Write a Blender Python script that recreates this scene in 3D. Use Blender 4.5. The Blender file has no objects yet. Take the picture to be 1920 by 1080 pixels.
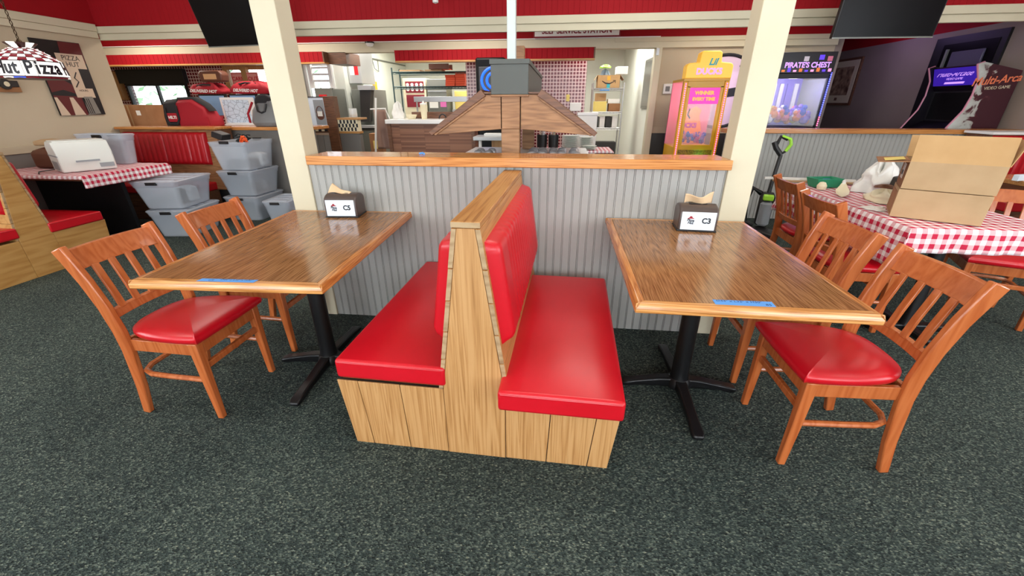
import bpy, math, random
from mathutils import Matrix, Vector, Euler
R = math.radians
random.seed(7)
C = bpy.context.scene.collection
scene = bpy.context.scene

# ------------------------------------------------------------------ camera
def make_camera():
    pt, yw, rl = 0.426598, 0.112293, -0.003229
    cp, sp, cy, sy = math.cos(pt), math.sin(pt), math.cos(yw), math.sin(yw)
    fw = Vector((-sy*cp, cy*cp, -sp)); r = Vector((cy, sy, 0)); u = r.cross(fw)
    r2 = math.cos(rl)*r + math.sin(rl)*u; u2 = -math.sin(rl)*r + math.cos(rl)*u
    cam = bpy.data.cameras.new('camera'); o = bpy.data.objects.new('camera', cam); C.objects.link(o)
    m = Matrix((r2, u2, -fw)).transposed().to_4x4(); m.translation = (0, -2.45696, 1.38858)
    o.matrix_world = m
    cam.sensor_width = 36; cam.lens = 766.205/1920*36; cam.clip_start = .05
    scene.camera = o
make_camera()
# ------------------------------------------------------------------ world, lights, exposure
def make_world():
    w = bpy.data.worlds.new('sky'); scene.world = w; w.use_nodes = True
    b = w.node_tree.nodes['Background']; b.inputs[0].default_value = (.80, .90, 1.0, 1); b.inputs[1].default_value = 5.0
make_world()
vs = scene.view_settings
vs.view_transform = 'Standard'; vs.look = 'None'; vs.gamma = 1; vs.use_curve_mapping = False; vs.exposure = 0.0
scene.cycles.use_denoising = True
scene.cycles.max_bounces = 8
scene.cycles.sample_clamp_indirect = 6
def area(name, loc, rot, sx, sy, power, col=(1, 1, 1)):
    l = bpy.data.lights.new(name, 'AREA'); l.shape = 'RECTANGLE'; l.size = sx; l.size_y = sy; l.energy = power; l.color = col
    o = bpy.data.objects.new(name, l); C.objects.link(o); o.location = loc; o.rotation_euler = [R(a) for a in rot]
    return o
DAY = (.93, .97, 1.0)
# daylight entering through the shop windows behind and beside the camera (openings in wall_front, wall_left, wall_right)
for wx in (-3.6, 0.0, 3.6):
    area('window_daylight', (wx, -4.98, 1.65), (90, 0, 0), 2.6, 1.7, 80, DAY)
area('window_daylight', (-5.72, -2.6, 1.65), (90, 0, -90), 2.6, 1.7, 62, DAY)
area('window_daylight', (5.17, -2.4, 1.65), (90, 0, 90), 2.6, 1.7, 62, DAY)
# ceiling panels of the dining room, the service aisle and the kitchen
WARM = (1, .93, .82)
PANELS = [(-3.2, -1.2, 2.97, 18), (0.2, -0.6, 2.97, 18), (3.4, -1.0, 2.97, 18), (-3.6, 1.6, 2.97, 12), (0.6, 1.6, 2.97, 14), (3.6, 1.4, 2.97, 8)]
KPANELS = [(-6.8, 3.9, 2.57, 34), (-4.3, 3.85, 2.57, 28), (-1.4, 3.8, 2.57, 24), (-2.9, 6.9, 2.57, 55), (-1.0, 7.0, 2.57, 30), (.9, 6.6, 2.57, 32), (.9, 5.3, 2.57, 16), (-3.4, 5.3, 2.57, 24), (2.5, 3.85, 2.57, 16)]  # last panel is added to brighten the thermostat wall
for x, y, z, p in PANELS + KPANELS:
    area('ceiling_panel_light', (x, y, z - .035), (0, 0, 0), 1.0, .5, p, (1, .97, .91) if y > 5 else WARM)

# ------------------------------------------------------------------ helpers
def S(r, g, b):
    f = lambda c: (c/255/12.92) if c/255 <= .04045 else ((c/255+.055)/1.055)**2.4
    return (f(r), f(g), f(b), 1)
class MB:
    def __init__(s): s.v = []; s.f = []; s.uv = None
    def add(s, vs, fs):
        n = len(s.v); s.v += [tuple(v) for v in vs]; s.f += [tuple(i+n for i in f) for f in fs]; return s
    def box(s, x0, x1, y0, y1, z0, z1, M=None):
        vs = [Vector((x, y, z)) for z in (z0, z1) for y in (y0, y1) for x in (x0, x1)]
        if M is not None: vs = [M @ v for v in vs]
        return s.add(vs, [(0, 2, 3, 1), (4, 5, 7, 6), (0, 1, 5, 4), (2, 6, 7, 3), (0, 4, 6, 2), (1, 3, 7, 5)])
    def prism(s, poly, axis, a, b):
        n = len(poly)
        def P(p, w):
            return {'y': (p[0], w, p[1]), 'x': (w, p[0], p[1]), 'z': (p[0], p[1], w)}[axis]
        vs = [P(p, a) for p in poly] + [P(p, b) for p in poly]
        fs = [tuple(range(n)), tuple(range(2*n-1, n-1, -1))] + [(i, i+n, (i+1) % n+n, (i+1) % n) for i in range(n)]
        return s.add(vs, fs)
    def loft(s, rings, cap=True, closed=True):
        n = len(rings[0]); vs = [v for r in rings for v in r]; fs = []
        for k in range(len(rings)-1):
            for i in range(n if closed else n-1):
                a = k*n+i; b = k*n+(i+1) % n; fs.append((a, b, b+n, a+n))
        if cap: fs += [tuple(range(n-1, -1, -1)), tuple(range((len(rings)-1)*n, len(rings)*n))]
        return s.add(vs, fs)
    def lathe(s, prof, c=(0, 0, 0), seg=20):
        rings = [[(c[0]+r*math.cos(2*math.pi*i/seg), c[1]+r*math.sin(2*math.pi*i/seg), c[2]+z) for i in range(seg)] for r, z in prof]
        return s.loft(rings)
    def tube(s, path, r, seg=8, cap=True):
        path = [Vector(p) for p in path]; rs = r if isinstance(r, (list, tuple)) else [r]*len(path); rings = []; up = None
        for i, p in enumerate(path):
            t = (path[min(i+1, len(path)-1)]-path[max(i-1, 0)]).normalized()
            if up is None: up = Vector((0, 0, 1)) if abs(t.z) < .9 else Vector((1, 0, 0))
            a = t.cross(up).normalized(); b = a.cross(t).normalized(); up = b
            rings.append([p+rs[i]*(math.cos(2*math.pi*k/seg)*a+math.sin(2*math.pi*k/seg)*b) for k in range(seg)])
        return s.loft(rings, cap)
    def sweep(s, path, w, h, side=(0, 1, 0)):
        """rectangular bar: w[i] in the plane of the path, h[i] along side"""
        path = [Vector(p) for p in path]; n = len(path); sd = Vector(side); rings = []
        w = w if isinstance(w, (list, tuple)) else [w]*n; h = h if isinstance(h, (list, tuple)) else [h]*n
        for i, p in enumerate(path):
            t = (path[min(i+1, n-1)]-path[max(i-1, 0)]).normalized(); a = t.cross(sd).normalized()
            rings.append([p+a*w[i]/2*x+sd*h[i]/2*y for x, y in ((-1, -1), (1, -1), (1, 1), (-1, 1))])
        return s.loft(rings)
    def grid(s, fn, nu, nv, uvfn=None):
        n = len(s.v)
        s.v += [tuple(fn(i/nu, j/nv)) for j in range(nv+1) for i in range(nu+1)]
        s.f += [(n+j*(nu+1)+i, n+j*(nu+1)+i+1, n+(j+1)*(nu+1)+i+1, n+(j+1)*(nu+1)+i) for j in range(nv) for i in range(nu)]
        if uvfn:
            if s.uv is None: s.uv = {}
            for j in range(nv+1):
                for i in range(nu+1): s.uv[n+j*(nu+1)+i] = uvfn(i/nu, j/nv)
        return s
    def xf(s, M): s.v = [tuple(M @ Vector(v)) for v in s.v]; return s
    def build(s, name, mat, parent=None, bevel=0, smooth=True, seg=2, loc=None, rot=None, solid=0, ang=35, sub=0):
        me = bpy.data.meshes.new(name); me.from_pydata(s.v, [], s.f); me.update()
        if s.uv:
            l = me.uv_layers.new(name='UVMap')
            for lp in me.loops: l.data[lp.index].uv = s.uv.get(lp.vertex_index, (0, 0))
        if smooth:
            me.polygons.foreach_set('use_smooth', [True]*len(me.polygons)); me.set_sharp_from_angle(angle=R(ang))
        me.materials.append(M[mat] if isinstance(mat, str) else mat)
        o = bpy.data.objects.new(name, me); C.objects.link(o)
        if parent is not None: o.parent = parent
        if loc is not None: o.location = loc
        if rot is not None: o.rotation_euler = rot
        if solid:
            m = o.modifiers.new('solid', 'SOLIDIFY'); m.thickness = solid
        if bevel:
            m = o.modifiers.new('bevel', 'BEVEL'); m.width = bevel; m.segments = seg; m.limit_method = 'ANGLE'; m.angle_limit = R(40); m.harden_normals = False
        if sub:
            m = o.modifiers.new('sub', 'SUBSURF'); m.levels = sub; m.render_levels = sub
        return o
def B(*a, M=None): return MB().box(*a, M=M)
def tag(o, label=None, cat=None, group=None, kind=None):
    for k, v in (('label', label), ('category', cat), ('group', group), ('kind', kind)):
        if v: o[k] = v
    return o
def thing(name, label, cat, loc=(0, 0, 0), rz=0, group=None):
    o = bpy.data.objects.new(name, None); C.objects.link(o); o.location = loc; o.rotation_euler = (0, 0, R(rz)); o.empty_display_size = .1
    return tag(o, label, cat, group)
def struct(o, label=None): o['kind'] = 'structure'; 
def st(name, mb, mat, bevel=0, label=None, **k):
    o = mb.build(name, mat, None, bevel, **k); o['kind'] = 'structure'
    if label: o['label'] = label
    return o
def share(o, name, parent, loc=None, rot=None, scale=None, label=None):
    c = o.copy(); c.name = name; C.objects.link(c); c.parent = parent
    if loc is not None: c.location = loc
    if rot is not None: c.rotation_euler = rot
    if scale is not None: c.scale = scale
    return c
def dup(root, loc, rz, label, group=None):
    r = root.copy(); C.objects.link(r); r.location = loc; r.rotation_euler = (0, 0, R(rz)); r['label'] = label
    if group: r['group'] = group
    for ch in list(root.children):
        c = ch.copy(); C.objects.link(c); c.parent = r
        for g in list(ch.children):
            d = g.copy(); C.objects.link(d); d.parent = c
    return r
def text(name, body, size, mat, parent, loc, rot, align='CENTER', ext=.0006, shear=0, sx=1, bold=0):
    cu = bpy.data.curves.new('tmp', 'FONT'); cu.body = body; cu.size = size; cu.align_x = align; cu.align_y = 'CENTER'; cu.extrude = ext; cu.shear = shear; cu.offset = bold; cu.resolution_u = 3
    t = bpy.data.objects.new('tmp', cu); C.objects.link(t)
    bpy.context.view_layer.update()
    me = bpy.data.meshes.new_from_object(t.evaluated_get(bpy.context.evaluated_depsgraph_get()))
    bpy.data.objects.remove(t); bpy.data.curves.remove(cu)
    me.materials.clear(); me.materials.append(M[mat]); me.name = name
    o = bpy.data.objects.new(name, me); C.objects.link(o); o.parent = parent; o.location = loc; o.rotation_euler = [R(a) for a in rot]; o.scale = (sx, 1, 1)
    return o
def pad(L, H, th, r=.03, nch=0, m0=.1, m1=.1, amp=.007, nu=None, nv=24):
    """upholstered pad: u along length, v along height, w outward, with sewn vertical channels"""
    nu = nu or max(30, nch*8)
    def fn(u, v):
        x, y = u*L, v*H; e = min(x, L-x); g = min(y, H-y)
        k = math.sqrt(max(0, 1-(1-min(e, r)/r)**2))*math.sqrt(max(0, 1-(1-min(g, r)/r)**2))
        w = th*k
        if nch and m0 < x < L-m1:
            q = (x-m0)/(L-m1-m0)*nch; fade = min(1, g/.05)
            w += (amp*abs(math.sin(math.pi*q))**.6-amp*.6)*fade
        return (x, y, w)
    mb = MB().grid(fn, nu, nv)
    return mb.add([(0, 0, -.006), (L, 0, -.006), (L, H, -.006), (0, H, -.006)], [(0, 3, 2, 1)])
def cushion(x0, x1, y0, y1, z0, z1, crown=.015, n=10):
    mb = MB(); cx, cy = (x0+x1)/2, (y0+y1)/2
    def fn(u, v): return (x0+(x1-x0)*u, y0+(y1-y0)*v, z1+crown*(1-(2*u-1)**2)*(1-(2*v-1)**4))
    mb.grid(fn, n, n); k = n+1
    bl = [(i, 0) for i in range(k)]; loop = [j*k+i for i, j in [(i, 0) for i in range(k)]+[(n, j) for j in range(1, k)]+[(i, n) for i in range(n-1, -1, -1)]+[(0, j) for j in range(n-1, 0, -1)]]
    nb = len(mb.v); mb.v += [(mb.v[i][0], mb.v[i][1], z0) for i in loop]; m = len(loop)
    mb.f += [(loop[i], nb+i, nb+(i+1) % m, loop[(i+1) % m]) for i in range(m)] + [tuple(nb+i for i in range(m-1, -1, -1))]
    return mb

# ------------------------------------------------------------------ materials
M = {}
def mat(name, col, rough=.5, metal=0, emit=None, es=1, alpha=1, trans=0, ior=1.45, spec=.5, coat=0):
    m = bpy.data.materials.new(name); m.use_nodes = True; b = m.node_tree.nodes['Principled BSDF']
    b.inputs['Base Color'].default_value = col; b.inputs['Roughness'].default_value = rough; b.inputs['Metallic'].default_value = metal
    b.inputs['Specular IOR Level'].default_value = spec; b.inputs['Coat Weight'].default_value = coat
    if trans: b.inputs['Transmission Weight'].default_value = trans; b.inputs['IOR'].default_value = ior
    if emit: b.inputs['Emission Color'].default_value = emit; b.inputs['Emission Strength'].default_value = es
    b.inputs['Alpha'].default_value = alpha
    M[name] = m; return m
def nd(m, t, **k):
    n = m.node_tree.nodes.new(t)
    for a, v in k.items(): setattr(n, a, v)
    return n
def lk(m, a, b): m.node_tree.links.new(a, b)
def ramp(m, stops):
    n = nd(m, 'ShaderNodeValToRGB'); e = n.color_ramp.elements
    while len(e) < len(stops): e.new(.5)
    for i, (p, c) in enumerate(stops): e[i].position = p; e[i].color = c
    return n
def noisy(name, c1, c2, rough=.6, scale=40, bump=0, detail=3, **k):
    m = mat(name, c1, rough, **k); b = m.node_tree.nodes['Principled BSDF']
    tc = nd(m, 'ShaderNodeTexCoord'); n = nd(m, 'ShaderNodeTexNoise'); n.inputs['Scale'].default_value = scale; n.inputs['Detail'].default_value = detail
    lk(m, tc.outputs['Object'], n.inputs['Vector']); r = ramp(m, [(.35, c1), (.65, c2)]); lk(m, n.outputs['Fac'], r.inputs[0]); lk(m, r.outputs[0], b.inputs['Base Color'])
    if bump:
        bp = nd(m, 'ShaderNodeBump'); bp.inputs['Strength'].default_value = bump; bp.inputs['Distance'].default_value = .01; lk(m, n.outputs['Fac'], bp.inputs['Height']); lk(m, bp.outputs[0], b.inputs['Normal'])
    return m
def wood(name, c1, c2, c3, axis='y', rough=.35, scale=1, stretch=14, coat=.0, contrast=1.0, rnd=True):
    """oak-like grain: long streaks along axis plus a wavy cathedral figure"""
    m = mat(name, c1, rough, coat=coat); b = m.node_tree.nodes['Principled BSDF']
    tc = nd(m, 'ShaderNodeTexCoord'); mp = nd(m, 'ShaderNodeMapping'); oi = nd(m, 'ShaderNodeObjectInfo')
    sc = {'x': (1, stretch, stretch), 'y': (stretch, 1, stretch), 'z': (stretch, stretch, 1)}[axis]
    mp.inputs['Scale'].default_value = [q*scale for q in sc]; lk(m, tc.outputs['Object'], mp.inputs['Vector'])
    if rnd:
        ml = nd(m, 'ShaderNodeMath', operation='MULTIPLY'); ml.inputs[1].default_value = 37; lk(m, oi.outputs['Random'], ml.inputs[0]); lk(m, ml.outputs[0], mp.inputs['Location'])
    n1 = nd(m, 'ShaderNodeTexNoise'); n1.inputs['Scale'].default_value = 1.2; n1.inputs['Detail'].default_value = 2; lk(m, mp.outputs[0], n1.inputs['Vector'])
    ms = nd(m, 'ShaderNodeMath', operation='MULTIPLY'); ms.inputs[1].default_value = 9; lk(m, n1.outputs['Fac'], ms.inputs[0])
    fr = nd(m, 'ShaderNodeMath', operation='PINGPONG'); fr.inputs[1].default_value = .5; lk(m, ms.outputs[0], fr.inputs[0])
    n2 = nd(m, 'ShaderNodeTexNoise'); n2.inputs['Scale'].default_value = 9; n2.inputs['Detail'].default_value = 4; lk(m, mp.outputs[0], n2.inputs['Vector'])
    ad = nd(m, 'ShaderNodeMath', operation='ADD'); lk(m, fr.outputs[0], ad.inputs[0]); lk(m, n2.outputs['Fac'], ad.inputs[1])
    r = ramp(m, [(.35, c2), (.62, c1), (.95, c3)]); lk(m, ad.outputs[0], r.inputs[0])
    lk(m, r.outputs[0], b.inputs['Base Color'])
    return m
wood('oak_booth_z', S(178, 130, 78), S(156, 109, 60), S(192, 146, 94), 'z', .5, .5, 34)
wood('oak_booth_y', S(168, 116, 62), S(142, 92, 44), S(184, 134, 78), 'y', .4, .5, 34)
wood('oak_booth_x', S(178, 126, 68), S(152, 102, 50), S(194, 144, 84), 'x', .4, .5, 34)
wood('oak_end', S(160, 130, 94), S(136, 106, 74), S(176, 148, 112), 'x', .7, 1.6, 4)
wood('oak_cap', S(190, 122, 60), S(150, 88, 38), S(206, 142, 78), 'x', .25, .55, 26, coat=.3)
wood('oak_edge_x', S(186, 124, 62), S(146, 90, 40), S(208, 150, 88), 'x', .25, .8, 26, coat=.3)
wood('oak_edge_y', S(172, 106, 50), S(134, 78, 34), S(194, 132, 72), 'y', .25, .8, 26, coat=.3)
wood('laminate', S(130, 88, 52), S(104, 66, 38), S(156, 112, 72), 'y', .16, 1.1, 26, rnd=False)
wood('chair_wood', S(174, 92, 46), S(164, 82, 38), S(184, 102, 54), 'z', .24, .6, 14, coat=.2)
wood('plywood', S(178, 132, 72), S(166, 118, 60), S(190, 146, 86), 'x', .45, .5, 10)
wood('canopy_wood', S(140, 98, 62), S(118, 80, 50), S(158, 114, 76), 'x', .5, .9, 10)
wood('dark_wood', S(98, 62, 40), S(80, 48, 30), S(116, 76, 50), 'x', .45, 1.0, 12)
noisy('red_vinyl', S(188, 13, 28), S(196, 18, 34), .32, 3)
noisy('red_vinyl_dark', S(168, 14, 26), S(178, 18, 30), .36, 3)
noisy('bead_gray', S(160, 160, 156), S(168, 168, 163), .5, 3)
noisy('cream', S(202, 194, 168), S(208, 200, 174), .6, 2)
noisy('wall_beige', S(186, 172, 146), S(194, 180, 154), .7, 1.2)
noisy('red_paint', S(148, 8, 20), S(156, 11, 23), .75, 2, spec=.25)
noisy('ceiling_white', S(222, 216, 204), S(228, 222, 210), .8, 2)
noisy('wainscot', S(112, 108, 104), S(120, 116, 110), .6, 2)
noisy('kitchen_white', S(212, 217, 206), S(222, 225, 214), .5, 1.2)
noisy('gray_wall', S(142, 128, 118), S(150, 136, 126), .7, 1.2)
noisy('kraft', S(178, 148, 110), S(186, 156, 118), .8, 8)
noisy('kraft_inside', S(186, 148, 100), S(194, 156, 108), .8, 8)
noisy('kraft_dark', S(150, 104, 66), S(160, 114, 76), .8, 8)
mat('black_metal', S(24, 24, 26), .35, .3); mat('black_plastic', S(20, 20, 22), .45); mat('black_gloss', S(8, 8, 10), .3, spec=.15)
mat('dark_gray', S(52, 50, 48), .5); mat('charcoal_fabric', S(40, 38, 40), .9); mat('mid_gray', S(120, 120, 120), .5)
mat('steel', S(186, 188, 188), .32, .5); mat('steel_dark', S(122, 124, 116), .4, .25); mat('chrome', S(228, 228, 230), .22, .55)
mat('white', S(236, 236, 232), .5); mat('white_gloss', S(238, 238, 236), .2); mat('printer_white', S(226, 228, 222), .45); mat('printer_gray', S(150, 156, 160), .5)
mat('paper_blue', S(226, 238, 250), .6); mat('paper', S(238, 236, 228), .7); mat('ink', S(24, 24, 34), .6); mat('logo_red', S(150, 24, 40), .5)
mat('napkin_brown', S(76, 64, 60), .3); mat('napkin_paper', S(214, 184, 146), .8)
mat('tape_blue', S(84, 150, 222), .6); mat('pen', S(24, 44, 96), .7); mat('groove', S(136, 134, 130), .9); mat('joint_dark', S(48, 34, 22), .9)
mat('red_fabric', S(160, 16, 34), .8); mat('red_bright', S(206, 24, 34), .5); mat('orange_plastic', S(240, 90, 30), .5); mat('pizza_box', S(226, 84, 46), .7)
mat('lime', S(160, 220, 60), .4); mat('green_plastic', S(30, 140, 100), .4); mat('ivory', S(232, 222, 190), .5); mat('rack_green', S(60, 84, 84), .4, .5)
mat('glass', S(235, 245, 250), .02, alpha=.18); mat('yellow', S(226, 170, 30), .35); mat('yellow_paper', S(236, 214, 120), .7)
mat('plate', S(226, 234, 226), .15); mat('pink', S(236, 120, 190), .4); mat('purple', S(116, 60, 190), .4); mat('blue', S(60, 90, 210), .4); mat('teal', S(40, 170, 180), .4); mat('magenta', S(210, 40, 160), .4)
mat('leather_brown', S(96, 56, 40), .5); mat('skin_tan', S(214, 170, 120), .7); mat('clear_bag', S(230, 230, 230), .2, alpha=.5)
mat('plush_violet', S(150, 120, 220), .9); mat('plush_pink', S(240, 140, 170), .9); mat('plush_orange', S(240, 140, 80), .9); mat('plush_white', S(226, 220, 232), .9); mat('plush_yellow', S(226, 200, 90), .9)
mat('screen_glow', S(180, 220, 240), .4, emit=S(190, 220, 240), es=.7); mat('tube_white', S(255, 255, 255), .4, emit=(1, .93, .82, 1), es=6)
mat('panel_glow', S(255, 255, 255), .4, emit=(1, .95, .88, 1), es=2.5)
mat('led_pink', S(255, 120, 160), .4, emit=(1, .16, .36, 1), es=2.2); mat('led_blue', S(60, 80, 255), .4, emit=(.10, .12, 1, 1), es=3.5); mat('led_warm', S(255, 190, 80), .4, emit=(1, .45, .10, 1), es=2.2)
mat('neon_blue', S(20, 60, 255), .4, emit=(.01, .10, 1, 1), es=2.2); mat('teal_glow', S(40, 220, 200), .4, emit=(.05, .8, .7, 1), es=3)
mat('marquee_yellow', S(250, 200, 70), .4, emit=(1, .5, .06, 1), es=.4); mat('marquee_orange', S(244, 130, 60), .4, emit=(.9, .25, .05, 1), es=.3); mat('marquee_violet', S(90, 60, 220), .4, emit=(.10, .04, .7, 1), es=.9)
mat('marquee_text', S(210, 160, 240), .4, emit=(.55, .3, .85, 1), es=.8); mat('marquee_pink', S(250, 170, 215), .4, emit=(.9, .3, .6, 1), es=.6); mat('marquee_black', S(12, 10, 20), .3); mat('sign_text_orange', S(240, 130, 90), .5)
mat('magenta_glow', S(220, 40, 170), .4, emit=(.75, .04, .4, 1), es=.7)
mat('lamp_white', S(250, 248, 240), .3, emit=(1, .96, .9, 1), es=.9); mat('lamp_red', S(120, 18, 34), .3, emit=(.3, .01, .03, 1), es=.25); mat('lamp_black', S(18, 16, 30), .3); mat('lamp_blue', S(60, 90, 200), .3, emit=(.06, .12, .7, 1), es=.8); mat('lamp_came', S(60, 30, 28), .4, .4)
mat('leaf', S(176, 214, 168), .8); mat('chain', S(70, 56, 40), .35, .8); mat('dirty_window', S(240, 246, 246), .3, alpha=.25)
def plastic_bin():
    m = mat('bin_plastic', S(236, 241, 248), .3); nt = m.node_tree; b = nt.nodes['Principled BSDF']; out = nt.nodes['Material Output']
    tr = nd(m, 'ShaderNodeBsdfTransparent'); tr.inputs[0].default_value = (.90, .93, .97, 1); mx = nd(m, 'ShaderNodeMixShader'); mx.inputs[0].default_value = .30
    lk(m, tr.outputs[0], mx.inputs[1]); lk(m, b.outputs[0], mx.inputs[2]); lk(m, mx.outputs[0], out.inputs[0])
plastic_bin()
def carpet():
    m = mat('carpet', S(44, 54, 50), .95, spec=.15); b = m.node_tree.nodes['Principled BSDF']; tc = nd(m, 'ShaderNodeTexCoord')
    mp = nd(m, 'ShaderNodeMapping'); mp.inputs['Scale'].default_value = (1.0, 1.6, 1); lk(m, tc.outputs['Object'], mp.inputs['Vector'])
    v = nd(m, 'ShaderNodeTexVoronoi'); v.inputs['Scale'].default_value = 130; lk(m, mp.outputs[0], v.inputs['Vector'])
    n = nd(m, 'ShaderNodeTexNoise'); n.inputs['Scale'].default_value = 90; n.inputs['Detail'].default_value = 3; lk(m, mp.outputs[0], n.inputs['Vector'])
    n3 = nd(m, 'ShaderNodeTexNoise'); n3.inputs['Scale'].default_value = 1.1; n3.inputs['Detail'].default_value = 2; lk(m, tc.outputs['Object'], n3.inputs['Vector'])
    a = nd(m, 'ShaderNodeMath', operation='MULTIPLY'); lk(m, v.outputs['Color'], a.inputs[0]); lk(m, n.outputs['Fac'], a.inputs[1])
    a2 = nd(m, 'ShaderNodeMath', operation='MULTIPLY_ADD'); lk(m, n3.outputs['Fac'], a2.inputs[0]); a2.inputs[1].default_value = .22; lk(m, a.outputs[0], a2.inputs[2])
    r = ramp(m, [(.16, S(30, 36, 36)), (.40, S(57, 67, 64)), (.58, S(98, 107, 97)), (.78, S(150, 153, 132))]); lk(m, a2.outputs[0], r.inputs[0]); lk(m, r.outputs[0], b.inputs['Base Color'])
    bp = nd(m, 'ShaderNodeBump'); bp.inputs['Strength'].default_value = .6; bp.inputs['Distance'].default_value = .006; lk(m, v.outputs['Distance'], bp.inputs['Height']); lk(m, bp.outputs[0], b.inputs['Normal'])
carpet()
def tiles(name, c1, c2, grout, size, gap, plane='xz'):
    m = mat(name, c1, .25); b = m.node_tree.nodes['Principled BSDF']; tc = nd(m, 'ShaderNodeTexCoord'); sp = nd(m, 'ShaderNodeSeparateXYZ'); cb = nd(m, 'ShaderNodeCombineXYZ')
    lk(m, tc.outputs['Object'], sp.inputs[0]); lk(m, sp.outputs[plane[0].upper()], cb.inputs[0]); lk(m, sp.outputs[plane[1].upper()], cb.inputs[1])
    t = nd(m, 'ShaderNodeTexBrick'); t.offset = 0; t.squash = 1; t.inputs['Color1'].default_value = c1; t.inputs['Color2'].default_value = c2; t.inputs['Mortar'].default_value = grout
    t.inputs['Scale'].default_value = 1; t.inputs['Brick Width'].default_value = size; t.inputs['Row Height'].default_value = size; t.inputs['Mortar Size'].default_value = gap; t.inputs['Mortar Smooth'].default_value = 0; t.inputs['Bias'].default_value = 0
    lk(m, cb.outputs[0], t.inputs['Vector']); lk(m, t.outputs[0], b.inputs['Base Color']); return m
tiles('red_tile', S(120, 22, 36), S(104, 16, 30), S(224, 190, 186), .055, .0075)
tiles('kitchen_floor', S(110, 74, 60), S(100, 66, 54), S(70, 60, 56), .15, .004, 'xy')
tiles('check_tile', S(236, 230, 214), S(24, 20, 20), S(120, 110, 100), .05, .002)
def gingham(name, red, white, n):
    m = mat(name, white, .85); b = m.node_tree.nodes['Principled BSDF']; tc = nd(m, 'ShaderNodeTexCoord'); sp = nd(m, 'ShaderNodeSeparateXYZ'); lk(m, tc.outputs['UV'], sp.inputs[0]); o = []
    for ax in 'XY':
        a = nd(m, 'ShaderNodeMath', operation='MULTIPLY'); a.inputs[1].default_value = n; lk(m, sp.outputs[ax], a.inputs[0])
        f = nd(m, 'ShaderNodeMath', operation='FRACT'); lk(m, a.outputs[0], f.inputs[0]); g = nd(m, 'ShaderNodeMath', operation='LESS_THAN'); g.inputs[1].default_value = .5; lk(m, f.outputs[0], g.inputs[0]); o.append(g)
    ad = nd(m, 'ShaderNodeMath', operation='ADD'); lk(m, o[0].outputs[0], ad.inputs[0]); lk(m, o[1].outputs[0], ad.inputs[1]); ml = nd(m, 'ShaderNodeMath', operation='MULTIPLY'); ml.inputs[1].default_value = .5; lk(m, ad.outputs[0], ml.inputs[0])
    mid = tuple((red[i]*.55+white[i]*.45) for i in range(3))+(1,)
    r = ramp(m, [(0, white), (.25, mid), (.75, red)]); r.color_ramp.interpolation = 'CONSTANT'; lk(m, ml.outputs[0], r.inputs[0]); lk(m, r.outputs[0], b.inputs['Base Color'])
gingham('gingham', S(190, 18, 60), S(244, 238, 240), 1/.055)
def butcher():
    m = mat('butcher_block', S(120, 76, 54), .5); b = m.node_tree.nodes['Principled BSDF']; tc = nd(m, 'ShaderNodeTexCoord'); sp = nd(m, 'ShaderNodeSeparateXYZ'); cb = nd(m, 'ShaderNodeCombineXYZ')
    lk(m, tc.outputs['Object'], sp.inputs[0]); lk(m, sp.outputs['X'], cb.inputs[0]); lk(m, sp.outputs['Z'], cb.inputs[1])
    t = nd(m, 'ShaderNodeTexBrick'); t.offset = .37; t.offset_frequency = 1; t.inputs['Color1'].default_value = S(150, 104, 78); t.inputs['Color2'].default_value = S(104, 64, 46); t.inputs['Mortar'].default_value = S(96, 58, 42)
    t.inputs['Scale'].default_value = 1; t.inputs['Brick Width'].default_value = .42; t.inputs['Row Height'].default_value = .026; t.inputs['Mortar Size'].default_value = .001
    lk(m, cb.outputs[0], t.inputs['Vector']); lk(m, t.outputs[0], b.inputs['Base Color'])
butcher()
# ================================================================== the setting
st('floor', B(-9.4, 5.4, -5.2, 4.82, -.06, 0), 'carpet', label='dark green grey patterned carpet')
st('floor_kitchen', B(-9.4, 5.4, 4.82, 9.2, -.06, 0), 'kitchen_floor')
st('ceiling', B(-9.4, 5.4, -5.2, 3.0, 3.0, 3.08), 'ceiling_white')
st('ceiling_service', B(-9.4, 5.4, 3.0, 9.2, 2.6, 2.68), 'ceiling_white')
def panel_lamp(x, y, z, n):
    t = thing('ceiling_lamp', f'flat white ceiling light panel {n}', 'lamp', (x, y, z))
    B(-.53, .53, -.28, .28, -.02, .03).build('frame', 'white', t); B(-.5, .5, -.25, .25, -.024, -.018).build('diffuser', 'panel_glow', t)
where = ['over the left window seats', 'above the double booth', 'over the right window seats', 'in front of the left cream beam', 'above the wooden roof canopy', 'in front of the right cream beam',
         'over the drive-through window counter', 'above the order counter', 'over the salad bar aisle', 'over the kitchen oven', 'behind the red tiled partition', 'above the kitchen wire shelf', 'just inside the kitchen doorway', 'above the oven end beside the counter', 'added over the two claw machines to brighten the far wall']
for (x, y, z, p), n in zip(PANELS+KPANELS, where): panel_lamp(x, y, z, n)
def wall_with_holes(name, mat_, axis, pos, th, a0, a1, z0, z1, holes, label=None):
    """wall slab in the plane axis=pos with rectangular openings (a, b, za, zb), sorted along the wall"""
    mb = MB()
    def bx(p, q, r_, s_):
        if q-p < 1e-4 or s_-r_ < 1e-4: return
        if axis == 'y': mb.box(p, q, pos, pos+th, r_, s_)
        else: mb.box(pos, pos+th, p, q, r_, s_)
    c = a0
    for a, b, za, zb in holes:
        bx(c, a, z0, z1); bx(a, b, z0, za); bx(a, b, zb, z1); c = b
    bx(c, a1, z0, z1)
    return st(name, mb, mat_, label=label)
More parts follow.
